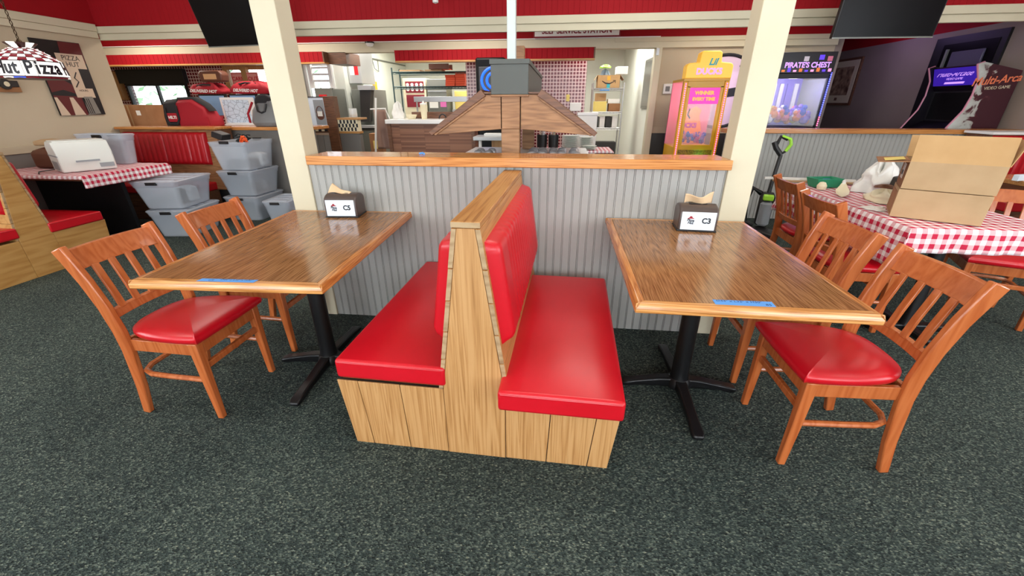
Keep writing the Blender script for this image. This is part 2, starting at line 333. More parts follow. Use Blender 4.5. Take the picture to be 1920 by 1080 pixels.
def window(name, axis, pos, a, b, za, zb, mat_='white', mull=2, d=.06, glass='glass', label=None, fr=.04):
    mb = MB()
    def bx(m, p, q, r_, s_, e=0):
        if axis == 'y': m.box(p, q, pos+e, pos+d-e, r_, s_)
        else: m.box(pos+e, pos+d-e, p, q, r_, s_)
    bx(mb, a, b, za, za+fr); bx(mb, a, b, zb-fr, zb); bx(mb, a, a+fr, za+fr, zb-fr); bx(mb, b-fr, b, za+fr, zb-fr)
    w = st(name, mb, mat_, label=label)
    step = (b-a-2*fr)/mull
    for i in range(1, mull):
        m = MB(); c = a+fr+step*i; bx(m, c-fr*.4, c+fr*.4, za+fr, zb-fr, .01); m.build('mullion', mat_, w)
    for i in range(mull):
        m = MB(); bx(m, a+fr+step*i, a+fr+step*(i+1), za+fr, zb-fr, d*.45); m.build('pane', glass, w)
    return w
# walls behind and beside the camera with the shop windows
wall_with_holes('wall_front', 'wall_beige', 'y', -5.2, .2, -5.95, 5.4, 0, 3.0, [(-5.0, -2.2, .75, 2.55), (-1.4, 1.4, .75, 2.55), (2.2, 5.0, .75, 2.55)])
for i, x in enumerate((-5.0, -1.4, 2.2)): window('window_%d' % (i+1), 'y', -5.15, x, x+2.8, .75, 2.55, 'white', 3)
wall_with_holes('wall_left', 'wall_beige', 'x', -5.95, .2, -5.0, 2.85, 0, 2.12, [(-4.0, -1.2, .75, 2.12)], 'plain beige left wall')
window('window_4', 'x', -5.9, -4.0, -1.2, .75, 2.12, 'white', 3)
st('wall_left_upper', B(-5.95, -5.75, -5.0, 3.0, 2.12, 3.0), 'red_paint', label='red boarding above the left wall')
st('trim_left', B(-5.75, -5.72, -5.0, 2.82, 2.12, 2.19).box(-5.75, -5.71, -5.0, 2.82, 2.19, 2.27), 'cream', .004)
st('trim_left_rail', B(-5.75, -5.73, -1.0, 2.6, .90, .98), 'wall_beige', .004)
st('wall_left_wainscot', B(-5.75, -5.742, -1.0, 2.6, 0, .90), 'wainscot')
wall_with_holes('wall_right', 'gray_wall', 'x', 5.2, .2, -5.0, 8.0, 0, 2.24, [(-3.8, -1.0, .75, 2.24)])
window('window_5', 'x', 5.25, -3.8, -1.0, .75, 2.24, 'white', 3)
st('wall_right_upper', B(5.2, 5.4, -5.0, 8.0, 2.24, 3.0), 'red_paint')
# beam across the room over the far half walls
st('trim_1', B(-5.75, 5.2, 2.85, 2.89, 2.105, 2.175).box(-5.75, 5.2, 2.83, 2.89, 2.175, 2.25), 'cream', .004, label='cream beam across the room below the red boarding')
def boards(name, x0, x1, y0, y1, z0, z1, w, mat_, lab):
    root = B(x0, x1, y0+.012, y1, z0, z1).build(name, mat_); root['kind'] = 'structure'; root['label'] = lab
    n = int(round((x1-x0)/w)); w = (x1-x0)/n
    p = B(0, w-.0008, 0, .0125, 0, z1-z0).build('board', mat_, root, .0008, seg=1, loc=(x0, y0, z0))
    for i in range(1, n): share(p, 'board', root, (x0+i*w, y0, z0))
    return root
boards('wall_upper', -5.75, 5.2, 2.86, 3.0, 2.22, 3.0, .06, 'red_paint', 'red beaded boarding above the cream beam')
# far kitchen front: second beam, red strip, red soffits
st('trim_2', B(-9.2, 3.87, 4.75, 4.9, 2.12, 2.258).box(.75, 3.87, 4.74, 4.76, 2.2, 2.26), 'cream', .003, label='cream beam over the kitchen opening')
st('wall_upper_kitchen', B(-9.2, 3.87, 4.78, 4.9, 2.26, 2.6), 'red_paint')
st('trim_3', B(-9.2, 1.4, 4.73, 4.75, 2.257, 2.268), 'white')
# half walls ------------------------------------------------------------
def bead_wall(name, x0, x1, y, z1, th, pitch, lab, planks=True):
    root = B(x0, x1, y+.012, y+th, 0, z1).build(name, 'groove'); root['kind'] = 'structure'; root['label'] = lab
    n = int(round((x1-x0)/pitch)); w = (x1-x0)/n
    mb = B(0, w-.0028, 0, .014, 0, z1).box(w-.0022, w-.0008, .003, .014, 0, z1) if 0 else B(.0006, w*.83, 0, .014, 0, z1).box(w*.83+.0014, w-.0006, .0003, .014, 0, z1)
    p = mb.build('plank', 'bead_gray', root, .0015, seg=1, loc=(x0, y, 0))
    for i in range(1, n): share(p, 'plank', root, (x0+i*w, y, 0))
    return root
bead_wall('wall_divider', -1.54, .93, 0, 1.045, .16, .049, 'grey beadboard half wall behind the double booth')
st('trim_4', B(-1.515, .93, -.06, .20, 1.048, 1.10), 'oak_cap', .004, label='varnished oak cap on the near half wall')
bead_wall('wall_divider_right', 2.05, 5.2, 3.1, 1.04, .15, .049, 'grey beadboard half wall behind the cloth covered table')
st('trim_5', B(2.0, 5.2, 3.06, 3.3, 1.04, 1.09), 'oak_cap', .004, label='oak cap on the far right half wall')
st('wall_divider_left', B(-6.3, -3.3, 2.97, 3.12, 0, 1.06), 'wainscot', label='plain grey half wall behind the plastic bins')
st('trim_6', B(-6.3, -3.28, 2.92, 3.46, 1.06, 1.10), 'oak_cap', .004, label='oak ledge behind the left booth bench')
# pillars
for x0, x1, y0, y1, lab, nm in ((-1.685, -1.54, -.012, .135, 'cream square pillar left of the half wall, beside the C5 table', 0), (.93, 1.078, -.012, .125, 'cream square pillar right of the half wall, beside the C3 table', 1)):
    p = st('pillar', B(x0, x1, y0, y1, 0, 3.0), 'cream', .004, label=lab)
# far back wall with thermostat, wainscot
st('wall_back', B(1.39, 3.87, 4.8, 4.9, 0, 2.13), 'wall_beige', label='beige far wall with the thermostat')
st('trim_7', B(1.39, 3.87, 4.775, 4.8, .93, 1.03), 'wall_beige', .003); st('wall_back_wainscot', B(1.39, 3.87, 4.785, 4.8, 0, .93), 'dark_gray')
st('wall_alcove', B(3.87, 3.97, 4.8, 8.0, 0, 2.6), 'gray_wall'); st('wall_alcove_back', B(3.97, 5.2, 8.0, 8.1, 0, 2.6), 'gray_wall')
# kitchen shell
st('wall_kitchen_left', B(-4.12, -4.0, 5.72, 9.0, 0, 2.6), 'kitchen_white', label='white kitchen side wall with conduit')
st('wall_kitchen_back', B(-4.0, 1.45, 9.0, 9.1, 0, 2.6), 'kitchen_white')
st('wall_kitchen_right', B(1.45, 1.55, 4.9, 9.0, 0, 2.6), 'kitchen_white', label='white wall inside the kitchen doorway')
st('trim_8', B(1.36, 1.45, 4.74, 4.92, 0, 2.13), 'cream', .003)
st('wall_tile', B(-1.72, .40, 5.6, 5.7, 0, 2.6), 'red_tile', label='partition covered in small dark red tiles with pale grout')
def soffit(x0, x1, lab, side):
    o = st('soffit', B(x0, x1, 4.62, 4.75, 1.985, 2.13), 'red_paint', label=lab)
    n = int((x1-x0)/.075); w = (x1-x0)/n; p = B(0, w-.005, -.008, .01, 0, .145).build('board', 'red_paint', o, loc=(x0, 4.62, 1.985))
    for i in range(1, n): share(p, 'board', o, (x0+i*w, 4.62, 1.985))
    B(x0, x1+.02, 4.605, 4.75, 1.962, 1.985).build('wood_edge', 'oak_booth_x', o); B(x1, x1+.02, 4.605, side, 1.985, 2.13).build('side_board', 'dark_wood', o)
soffit(-7.85, -3.82, 'red boarded soffit with wood edge over the order counter', 5.2)
soffit(-2.63, .44, 'red boarded soffit with wood edge over the kitchen pass', 4.75)
st('trim_9', B(-3.8, -3.5, 4.75, 5.25, 1.965, 2.13), 'dark_wood')
# outer wall of the order area with the drive-through window, tiled
wall_with_holes('wall_outer', 'red_tile', 'y', 5.6, .12, -9.2, -4.95, 0, 2.6, [(-8.5, -7.2, .98, 1.93), (-6.38, -5.35, .3, 2.05)], 'dark red tiled wall around the drive-through window')
wall_with_holes('wall_outer_kitchen', 'kitchen_white', 'y', 5.6, .12, -4.95, -4.0, 0, 2.6, [(-4.75, -4.2, .3, 2.05)])
st('wall_far_left', B(-9.4, -9.2, 2.85, 5.72, 0, 2.6), 'wall_beige'); st('wall_left_return', B(-9.2, -5.95, 2.7, 2.85, 0, 2.6), 'wall_beige')
window('window_6', 'y', 5.56, -8.5, -7.2, .98, 1.74, 'black_plastic', 2, .08, label='black framed sliding drive-through window')
st('trim_10', B(-8.55, -7.15, 5.5, 5.6, 1.74, 1.98), 'black_plastic', .004, label='black awning panel above the drive-through window')
window('window_7', 'y', 5.58, -6.38, -5.35, .3, 2.05, 'oak_booth_z', 1, .08, label='wood framed window beside the carry-out sign', fr=.09)
window('window_8', 'y', 5.58, -4.75, -4.2, .3, 2.05, 'white', 1, .08)
st('trim_11', B(-9.0, -8.55, 5.48, 5.6, 1.45, 1.95), 'oak_booth_z', .004)
# greenery outside the drive-through window
def hedge():
    mb = MB(); rnd = random.Random(3)
    for i in range(700):
        x = rnd.uniform(-16, -5); y = rnd.uniform(9.0, 10.5); z = rnd.uniform(.1, 2.6+.5*math.sin(x*1.7)); s = rnd.uniform(.08, .2); a = rnd.uniform(0, 6.28); b = rnd.uniform(-.8, .8)
        d = Vector((math.cos(a), math.sin(a), b)).normalized()*s; e = d.cross(Vector((rnd.random(), rnd.random(), rnd.random()))).normalized()*s*.5; p = Vector((x, y, z))
        mb.add([p-d, p+e, p+d, p-e], [(0, 1, 2, 3)])
    o = mb.build('hedge', 'leaf', smooth=False); tag(o, 'pale green hedge seen through the drive-through window', 'hedge', kind='stuff')
hedge()
st('ground_outside', B(-18, -3.6, 5.75, 14, -.1, -.02), 'mid_gray')
# ================================================================== double booth, tables, chairs
def double_booth(name, label, loc, rz, planked=True, L=1.165, seat_shift=(0, 0), wz='oak_booth_z', wy='oak_booth_y'):
    """local: front end at y=0, runs back to y=L, centred on x=0"""
    t = thing(name, label, 'booth', loc, rz)
    zb = .335
    fr = [(-.552, -.587), (-.468, -.495), (-.298, -.312), (-.126, -.126)]   # joint x at floor / top
    def end_plank(x0b, x0t, x1b, x1t): return MB().prism([(x0b+.0015, 0), (x1b-.0015, 0), (x1t-.0015, zb), (x0t+.0015, zb)], 'y', 0, .008)
    base = MB().prism([(-.54, .0), (.54, 0), (.572, zb-.004), (-.572, zb-.004)], 'y', .022, L)
    bo = base.build('base', wy, t, .002)
    MB().prism([(-.545, .001), (.545, .001), (.578, zb-.003), (-.578, zb-.003)], 'y', .008, .0225).build('joint_backing', 'joint_dark', t)
    if planked:
        for i in range(3):
            for s in (-1, 1):
                a, b = fr[i], fr[i+1]
                if s < 0: end_plank(a[0], a[1], b[0], b[1]).build('plank', wz, t, .002)
                else: end_plank(-b[0], -b[1], -a[0], -a[1]).build('plank', wz, t, .002)
    else:
        for s in (-1, 1):
            MB().prism([(s*.552, 0), (s*.127, 0), (s*.127, zb), (s*.587, zb)][::s], 'y', 0, .008).build('end_panel', wz, t, .002)
    # tapered centre panel
    MB().prism([(-.125, 0), (.125, 0), (.125, zb), (.031, 1.008), (-.031, 1.008), (-.125, zb)], 'y', -.002, .022).build('end_panel', wz, t, .002)
    # back boards, seen end on along the taper
    zs = [.335, .48, .605, .735, .862, 1.008]
    for s in (-1, 1):
        for a, b in zip(zs[:-1], zs[1:]):
            xa, xb = [.1265-(z-.335)/.673*.0945 for z in (a, b)]
            o = MB().prism([(s*xa, a+.0012), (s*xb, b-.0012), (s*(xb+.0185), b-.0012), (s*(xa+.0185), a+.0012)][::s], 'y', .0005, L).build('back_board', wy, t, .002)
            MB().prism([(s*(xa+.001), a+.003), (s*(xb+.001), b-.003), (s*(xb+.0175), b-.003), (s*(xa+.0175), a+.003)][::s], 'y', -.0015, .001).build('board_end', 'oak_end', o)
    B(-.051, .051, -.001, L, 1.009, 1.031).build('top_cap', wy, t, .003)
    B(-.050, .050, -.0025, 0, 1.011, 1.029).build('cap_end', 'oak_end', t)
    # cushions and channelled backrests
    for s, sh, dz in ((-1, seat_shift[0], .02), (1, seat_shift[1], 0)):
        x0, x1 = sorted((s*.112, s*.575))
        c = cushion(x0, x1, -.012+sh, L-.01+sh, zb+dz, zb+dz+.088, .02)
        o = c.build('seat_cushion', 'red_vinyl', t, .014, seg=3)
        MB().tube([(x0+.012, -.0125+sh, zb+dz+.078), (x1-.012, -.0125+sh, zb+dz+.078)], .0022, 6).build('piping', 'red_vinyl', o)
        H = .405; p = pad(L-.04, H, .052, .038, 15, .13, .10, .011)
        tl = math.atan2(.0945, .673)
        ez = Vector((-s*math.sin(tl), 0, math.cos(tl))); ew = Vector((s*math.cos(tl), 0, math.sin(tl)))
        org = Vector((s*(.1265-(.555-.335)/.673*.0945+.0185), .02, .555))
        if s > 0: eu = Vector((0, 1, 0)); o0 = org
        else: eu = Vector((0, -1, 0)); o0 = org+Vector((0, L-.04, 0))
        mm = Matrix((eu, ez, ew)).transposed().to_4x4(); mm.translation = o0
        p.xf(mm).build('backrest', 'red_vinyl', t, ang=60)
    return t
double_booth('double_booth', 'oak planked back-to-back booth with red seats in the centre', (-.30, -1.168, 0), -1.7, True, 1.14, (0, -.085))

def chair(label, loc, rz, group):
    t = thing('dining_chair', label, 'chair', loc, rz, group); W = 'chair_wood'
    # seat: shield-shaped pad
    out = []
    def outline(k):
        pts = []
        corners = [(.212, -.19), (.216, 0), (.212, .19), (.200, .206), (.10, .212), (-.03, .200), (-.13, .165), (-.180, .10), (-.192, 0), (-.180, -.10), (-.13, -.165), (-.03, -.200), (.10, -.212), (.200, -.206)]
        n = len(corners)
        for i in range(n):
            p, q, r_, s_ = [Vector(corners[(i+j) % n]) for j in (-1, 0, 1, 2)]
            for u in (0, .25, .5, .75):
                v = .5*((2*q)+(-p+r_)*u+(2*p-5*q+4*r_-s_)*u*u+(-p+3*q-3*r_+s_)*u**3)
                pts.append(v*k)
        return pts
    rings = []
    for k, z in ((.95, .420), (1.0, .426), (1.025, .440), (1.02, .453), (.96, .463), (.8, .471), (.5, .478), (.15, .480)):
        rings.append([(p.x+.012, p.y, z) for p in outline(k)])
    MB().loft(rings).build('seat', 'red_vinyl', t, ang=70)
    for s in (-1, 1):
        MB().sweep([(.192, s*.187, 0), (.186, s*.185, .2), (.183, s*.183, .419)], [.028, .036, .044], [.028, .034, .040], (0, 1, 0)).build('leg', W, t, .004)
        path = [(-.205, s*.187, 0), (-.178, s*.187, .16), (-.160, s*.187, .36), (-.162, s*.188, .46), (-.178, s*.190, .58), (-.208, s*.193, .70), (-.243, s*.196, .80), (-.262, s*.197, .848)]
        MB().sweep(path, [.036, .044, .052, .054, .054, .054, .056, .058], .027, (0, 1, 0)).build('back_post', W, t, .005, ang=50)
        MB().sweep([(-.135, s*.176, .385), (.165, s*.186, .385)], .058, .020, (0, 1, 0)).build('side_rail', W, t, .002)
    MB().sweep([(.190, -.165, .385), (.190, .165, .385)], .058, .02, (1, 0, 0)).build('front_rail', W, t, .002)
    MB().sweep([(-.158, -.175, .385), (-.158, .175, .385)], .058, .02, (1, 0, 0)).build('rear_rail', W, t, .002)
    # bow stretcher between the front legs and rear, plus front stretcher
    hoop = [(.17, -.183, .215), (.0, -.183, .222), (-.10, -.183, .228), (-.145, -.165, .232), (-.165, -.12, .234), (-.168, 0, .234), (-.165, .12, .234), (-.145, .165, .232), (-.10, .183, .228), (0, .183, .222), (.17, .183, .215)]
    MB().tube(hoop, .0125, 8).build('bow_stretcher', W, t)
    MB().sweep([(.184, -.17, .285), (.184, .17, .285)], .03, .02, (1, 0, 0)).build('front_stretcher', W, t, .003)
    # back: curved rails and four slats
    def rail(name, z0, z1, bow, th):
        r0 = []; n = 12
        def xa(z): return -.165-.10*max(0, (z-.46)/.38)**1.5
        for i in range(n+1):
            y = -.186+.372*i/n; b = bow*(1-(2*i/n-1)**2)
            r0.append([(xa(z0)-b+th/2, y, z0), (xa(z0)-b-th/2, y, z0), (xa(z1)-b-th/2, y, z1), (xa(z1)-b+th/2, y, z1)])
        MB().loft(r0).build(name, W, t, .003, ang=50)
    rail('top_rail', .748, .832, .022, .022); rail('lower_rail', .515, .556, .022, .022)
    for i in range(4):
        y = -.117+.078*i; b = .022*(1-(y/.186)**2)
        MB().sweep([(-.168-b, y, .548), (-.186-b, y, .63), (-.219-b, y, .755)], .011, .030, (0, 1, 0)).build('slat', W, t, .002)
    return t
# origin of each chair: middle of the seat on the floor; +x is the way it faces
c0 = chair('orange-brown slat back chair at the front right end of the C3 table', (1.172, -.885, 0), 180, 'chairs at the two laminate tables')
dup(c0, (1.180, -.335, 0), 180, 'slat back chair on the pillar side of the C3 table, behind the front one', 'chairs at the two laminate tables')
dup(c0, (-1.765, -.885, 0), 0, 'orange-brown slat back chair at the front left end of the C5 table', 'chairs at the two laminate tables')
dup(c0, (-1.76, -.30, 0), 0, 'slat back chair on the bin side of the C5 table, behind the front one', 'chairs at the two laminate tables')

def laminate_table(label, cx, cy, rz, W=.785, L=1.157, dx=0):
    t = thing('dining_table', label, 'table', (cx, cy, 0), rz, 'laminate tables beside the double booth'); e = .034; z0, z1 = .724, .762
    B(-W/2+e, W/2-e, -L/2+e, L/2-e, z0, z1).build('tabletop', 'laminate', t)
    def edge(p, n, m):   # mitred moulding
        MB().loft([[(a[0], a[1], z0), (b[0], b[1], z0+.003), (b[0]-n[0]*.0, b[1], z0+.022), (b[0]-n[0]*.010, b[1]-n[1]*.010, z1), (a[0], a[1], z1+.0006)] for a, b in p]).build('edge_moulding', m, t, .003)
    for s in (-1, 1):
        edge([((-W/2+e, s*(L/2-e)), (-W/2, s*L/2)), ((W/2-e, s*(L/2-e)), (W/2, s*L/2))][::-s], (0, s), 'oak_edge_x')
        edge([((s*(W/2-e), -L/2+e), (s*W/2, -L/2)), ((s*(W/2-e), L/2-e), (s*W/2, L/2))][::s], (s, 0), 'oak_edge_y')
    B(-.18, .18, -.18, .18, .712, .724).build('mounting_plate', 'black_metal', t)
    MB().lathe([(.05, .05), (.046, .075), (.043, .1), (.042, .70), (.06, .712)], (dx, 0, 0), 24).build('column', 'black_metal', t)
    MB().lathe([(.02, .015), (.065, .02), (.062, .055), (.05, .07)], (dx, 0, 0), 20).build('hub', 'black_metal', t)
    for k, l in ((0, .285), (90, .385), (180, .285), (270, .385)):
        c, s = math.cos(R(k)), math.sin(R(k))
        path = [(dx+c*q, s*q, z) for q, z in ((.03, .045), (.10, .045), (l*.8, .027), (l, .017))]
        MB().sweep([(0.03, 0, .042), (.10, 0, .040), (l*.75, 0, .026), (l-.02, 0, .018), (l+.006, 0, .014)], [.055, .048, .034, .030, .020], [.06, .052, .048, .056, .046], (0, 1, 0)).xf(Matrix.Translation((dx, 0, 0)) @ Matrix.Rotation(R(k), 4, 'Z')).build('base_arm', 'black_metal', t, .008)
    return t
laminate_table('wood laminate table with the C3 napkin box, right of the booth', .677, -.598, -.4)
laminate_table('wood laminate table with the C5 napkin box, left of the booth', -1.283, -.583, 2.2)

def napkin_box(label, code, loc, rz, style):
    t = thing('napkin_dispenser', label, 'napkin dispenser', loc, rz); t.scale = (1.10, 1.05, 1.14); w, d, h = .088, .066, .118
    body = MB()
    prof = [(-d, .004), (-d-.002, .085), (-d+.006, .100), (-d*.6, .112), (0, .120), (d*.6, .112), (d-.006, .100), (d+.002, .085), (d, .004)]
    body.prism([(y, z) for y, z in prof], 'x', -w, w); body.build('body', 'napkin_brown', t, .008, seg=3)
    B(-w-.002, w+.002, -d-.002, d+.002, 0, .008).build('base', 'black_plastic', t, .002)
    B(-.006-.035, .041, -.014, .014, .119, .1205).build('slot', 'black_plastic', t)
    # folded paper napkin
    rnd = random.Random(style)
    if style == 1:
        def fn(u, v): return (-.075+.11*u+.02*v, -.02+.035*v*(1-u)+.004*math.sin(9*u), .119+.046*v*(1-u)**1.2+.006*math.sin(5*u+3*v))
    else:
        def fn(u, v): return (-.062+.125*u, .012*math.sin(u*7+v)-.012*v, .119+v*(.046-.016*math.sin(2.6*u+.2)+.014*u*u)+.003*math.sin(u*9))
    n = MB().grid(fn, 14, 6).build('napkin', 'napkin_paper', t, solid=.002)
    # table card with logo
    card = B(-w*.87, w*.87, -d-.0045, -d-.0025, .010, .092).build('card', 'paper_blue', t)
    y = -d-.0048
    hat = MB().prism([(-.052, .061), (-.018, .061), (-.021, .0635), (-.028, .067), (-.0305, .073), (-.0395, .073), (-.042, .067), (-.049, .0635)], 'y', y, y+.0006).build('logo_roof', 'logo_red', card)
    text('logo_text', 'Pizza', .0165, 'ink', card, (-.035, y, .0535), (90, 4, 0), shear=.2, bold=.0006)
    text('logo_text', 'Hut', .0165, 'ink', card, (-.034, y, .0415), (90, 4, 0), shear=.2, bold=.0006)
    text('table_number', code, .034, 'ink', card, (.036, y, .052), (90, 0, 0), bold=.0013)
napkin_box('brown napkin dispenser with a white C5 card on the left table', 'C5', (-1.283, -.115, .763), 5, 1)
napkin_box('brown napkin dispenser with a white C3 card on the right table', 'C3', (.738, -.205, .763), -4, 2)

def tape(label, corners, parts):
    t = MB().prism(corners, 'z', .7628, .7634).build('masking_tape', 'tape_blue'); tag(t, label, 'tape')
    for body, x, y, s, rz in parts: text('handwriting', body, s, 'pen', t, (x, y, .7636), (0, 0, rz), shear=.15, ext=.0001)
tape('blue tape with written sizes at the front edge of the C3 table', [(.548, -1.113), (.547, -1.150), (.741, -1.150), (.7435, -1.111)], [('D44" x L32" x H30"', .632, -1.121, .0185, 0), ('85', .722, -1.138, .020, 0)])
tape('blue tape with written sizes at the front edge of the C5 table', [(-1.372, -1.126), (-1.376, -1.152), (-1.145, -1.143), (-1.142, -1.117)], [('D44" x L32" x H30"', -1.226, -1.127, .016, 2.2), ('C5', -1.325, -1.138, .018, 2.2)])
# ================================================================== roofed salad bar behind the half wall
def salad_bar():
    t = thing('salad_bar', 'brown wooden salad bar with a hut roof canopy and grey chimney box', 'salad bar', (-.315, .35, 0))
    B(-.56, .56, -.08, 1.7, 0, .90).build('cabinet', 'dark_wood', t, .004); B(-.58, .58, -.10, 1.72, .90, .955).build('counter_top', 'steel', t, .003)
    for y in (0, 1.55): B(-.068, .050, y-.0, y+.10, .955, 1.235).build('post', 'canopy_wood', t, .004)
    L = 1.62
    B(-.071, .053, -.012, .10, 1.232, 1.435).build('post_head', 'canopy_wood', t, .003)
    for s in (-1, 1):
        o = MB().prism([(s*.16, 1.425), (s*.188, 1.462), (s*.545, 1.212), (s*.525, 1.190)][::s], 'y', -.03, L).build('roof_slope', 'dark_wood', t, .003)
        MB().prism([(s*.06, 1.232), (s*.50, 1.196), (s*.522, 1.198), (s*.168, 1.432), (s*.06, 1.432)][::s], 'y', -.012, .012).build('gable_panel', 'canopy_wood', t, .002)
        MB().prism([(s*.17, 1.405), (s*.186, 1.437), (s*.535, 1.203), (s*.50, 1.192)][::s], 'y', -.022, -.010).build('gable_trim', 'canopy_wood', t, .002)
    B(-.19, .19, -.015, L, 1.437, 1.447).build('soffit', 'dark_wood', t)
    B(-.127, .109, -.034, L+.1, 1.420, 1.432).build('box_trim', 'canopy_wood', t, .002)
    B(-.125, .107, -.036, L+.1, 1.432, 1.60).build('chimney_box', 'roof_gray', t, .004); B(-.131, .113, -.042, L+.11, 1.597, 1.625).build('chimney_cap', 'roof_gray', t, .003)
    B(-.14, -.05, 1.5, 1.6, 1.62, 1.86).build('wood_chase', 'canopy_wood', t, .003)
    B(-.026, .026, -.01, .042, 1.622, 2.999).build('ceiling_pole', 'pole_white', t, .003)
mat('roof_gray', S(76, 80, 77), .55); mat('pole_white', S(186, 196, 194), .5); mat('jar_glass', S(235, 240, 240), .05, alpha=.35)
salad_bar()
def shaker(x, y, lab):
    t = thing('shaker_jar', lab, 'jar', (x, y, .956), 0, 'chrome topped shakers on the salad bar')
    MB().lathe([(.026, 0), (.033, .004), (.033, .07), (.030, .08), (.027, .084)], seg=12).build('glass_body', 'jar_glass', t); MB().lathe([(.031, .084), (.0315, .104), (.029, .118), (.02, .127), (.006, .130)], seg=12).build('chrome_lid', 'chrome', t)
rj = random.Random(5); spots = [(-.20+.075*i+rj.uniform(-.012, .012), .42+.10*j+rj.uniform(-.012, .012)) for j in range(4) for i in range(5)]
for i, (x, y) in enumerate(spots): shaker(x, y, 'chrome lidded shaker right of the canopy post, %s row, %s from the post' % (('front', 'second', 'third', 'back')[i//5], ('first', 'second', 'third', 'fourth', 'fifth')[i % 5]))
for i, (x, y) in enumerate(((-.57, .50), (-.49, .49), (-.57, .62), (-.49, .63))): shaker(x, y, 'chrome lidded shaker left of the canopy post, %s %s one' % (('front', 'back')[i//2], ('outer', 'inner')[i % 2]))
tg = MB().tube([(-.855, .08, 1.104), (-.835, .085, 1.108), (-.82, .07, 1.104)], .006, 6).build('clip', 'tape_blue'); tag(tg, 'small crumpled blue tape scrap on the oak cap', 'tape')

# ================================================================== left side
double_booth('double_booth', 'plain plywood back-to-back booth with red seats by the left wall', (-4.50, .49, 0), 90, False, 1.18, (0, 0), 'plywood', 'plywood')
def far_bench():
    t = thing('booth_bench', 'dark wood bench with tall red channelled back against the left ledge', 'bench', (-5.06, 2.6, 0))
    B(-.67, .55, -.36, 0, 0, .34).build('base', 'dark_wood', t, .003); cushion(-.66, .55, -.37, .05, .34, .44, .02).build('seat_cushion', 'red_vinyl', t, .015)
    MB().prism([(-.02, .34), (.28, .34), (.28, 1.08), (.05, 1.08)], 'x', -.67, .70).build('back', 'canopy_wood', t, .003)
    MB().prism([(-.03, .34), (.28, .34), (.28, 1.085), (.04, 1.085)], 'x', .70, .725).build('end_panel', 'dark_wood', t, .003)
    B(-.68, .735, .0, .30, 1.085, 1.115).build('top_cap', 'oak_cap', t, .003)
    p = pad(1.18, .40, .05, .03, 16, .03, .03, .012); tl = math.atan2(.07, .74)
    mm = Matrix((Vector((1, 0, 0)), Vector((0, math.sin(tl), math.cos(tl))), Vector((0, -math.cos(tl), math.sin(tl))))).transposed().to_4x4(); mm.translation = (-.62, .008, .655)
    p.xf(mm).build('backrest', 'red_vinyl_dark', t, ang=60)
far_bench()
def cloth(name, parent, x0, x1, y0, y1, z, dl, dr, df, db, label=None, cell=1, seed=1, flare=.02):
    """tablecloth: top plus four hanging sides, UV in metres so the check runs on over the edge"""
    rnd = random.Random(seed); ph = [rnd.uniform(0, 6) for _ in range(8)]
    nx, ny, nd_ = 40, 40, 8
    def prof(s, lo, hi, a, b):          # arc length -> (coordinate, drop)
        if s < 0: return lo, -s, -1
        if s > hi-lo: return hi, s-(hi-lo), 1
        return lo+s, 0, 0
    us = [-dl*(1-i/nd_) for i in range(nd_)] + [(x1-x0)*i/nx for i in range(nx+1)] + [(x1-x0)+dr*(i+1)/nd_ for i in range(nd_)]
    vs_ = [-df*(1-i/nd_) for i in range(nd_)] + [(y1-y0)*i/ny for i in range(ny+1)] + [(y1-y0)+db*(i+1)/nd_ for i in range(nd_)]
    mb = MB(); idx = {}; mb.uv = {}
    for j, v in enumerate(vs_):
        for i, u in enumerate(us):
            x, ax, sx = prof(u, x0, x1, dl, dr); y, ay, sy = prof(v, y0, y1, df, db)
            if ax and ay:
                d = max(ax, ay); q = .35*min(ax, ay); x += sx*q*.6; y += sy*q*.6
            else: d = ax or ay
            w = (.5+.5*math.sin((u if ay else v)*21+ph[0])+.4*math.sin((u if ay else v)*47+ph[1]))*flare*min(1, d/.1)
            if ax: x += sx*(w+.006*min(1, d/.01))
            if ay: y += sy*(w+.006*min(1, d/.01))
            idx[i, j] = len(mb.v); mb.v.append((x, y, z-d+ (.0015*math.sin(u*33)*math.sin(v*29) if not d else 0))); mb.uv[idx[i, j]] = (u, v)
    for j in range(len(vs_)-1):
        for i in range(len(us)-1): mb.f.append((idx[i, j], idx[i+1, j], idx[i+1, j+1], idx[i, j+1]))
    o = mb.build(name, 'gingham', parent, solid=.003, ang=75)
    return o
def left_table():
    t = thing('booth_table', 'black based booth table under a red gingham cloth by the left wall', 'table', (0, 0, 0))
    B(-5.73, -4.53, 1.06, 1.98, .71, .752).build('tabletop', 'dark_wood', t); B(-5.70, -4.66, 1.50, 1.54, .02, .71).build('panel_leg', 'black_plastic', t); B(-5.70, -4.62, 1.35, 1.70, 0, .03).build('foot', 'black_plastic', t)
    c = cloth('tablecloth', None, -5.735, -4.525, 1.05, 1.99, .757, 0.0, .115, .03, .03, seed=4, flare=.012); tag(c, 'red and white gingham cloth on the left booth table', 'tablecloth')
left_table()
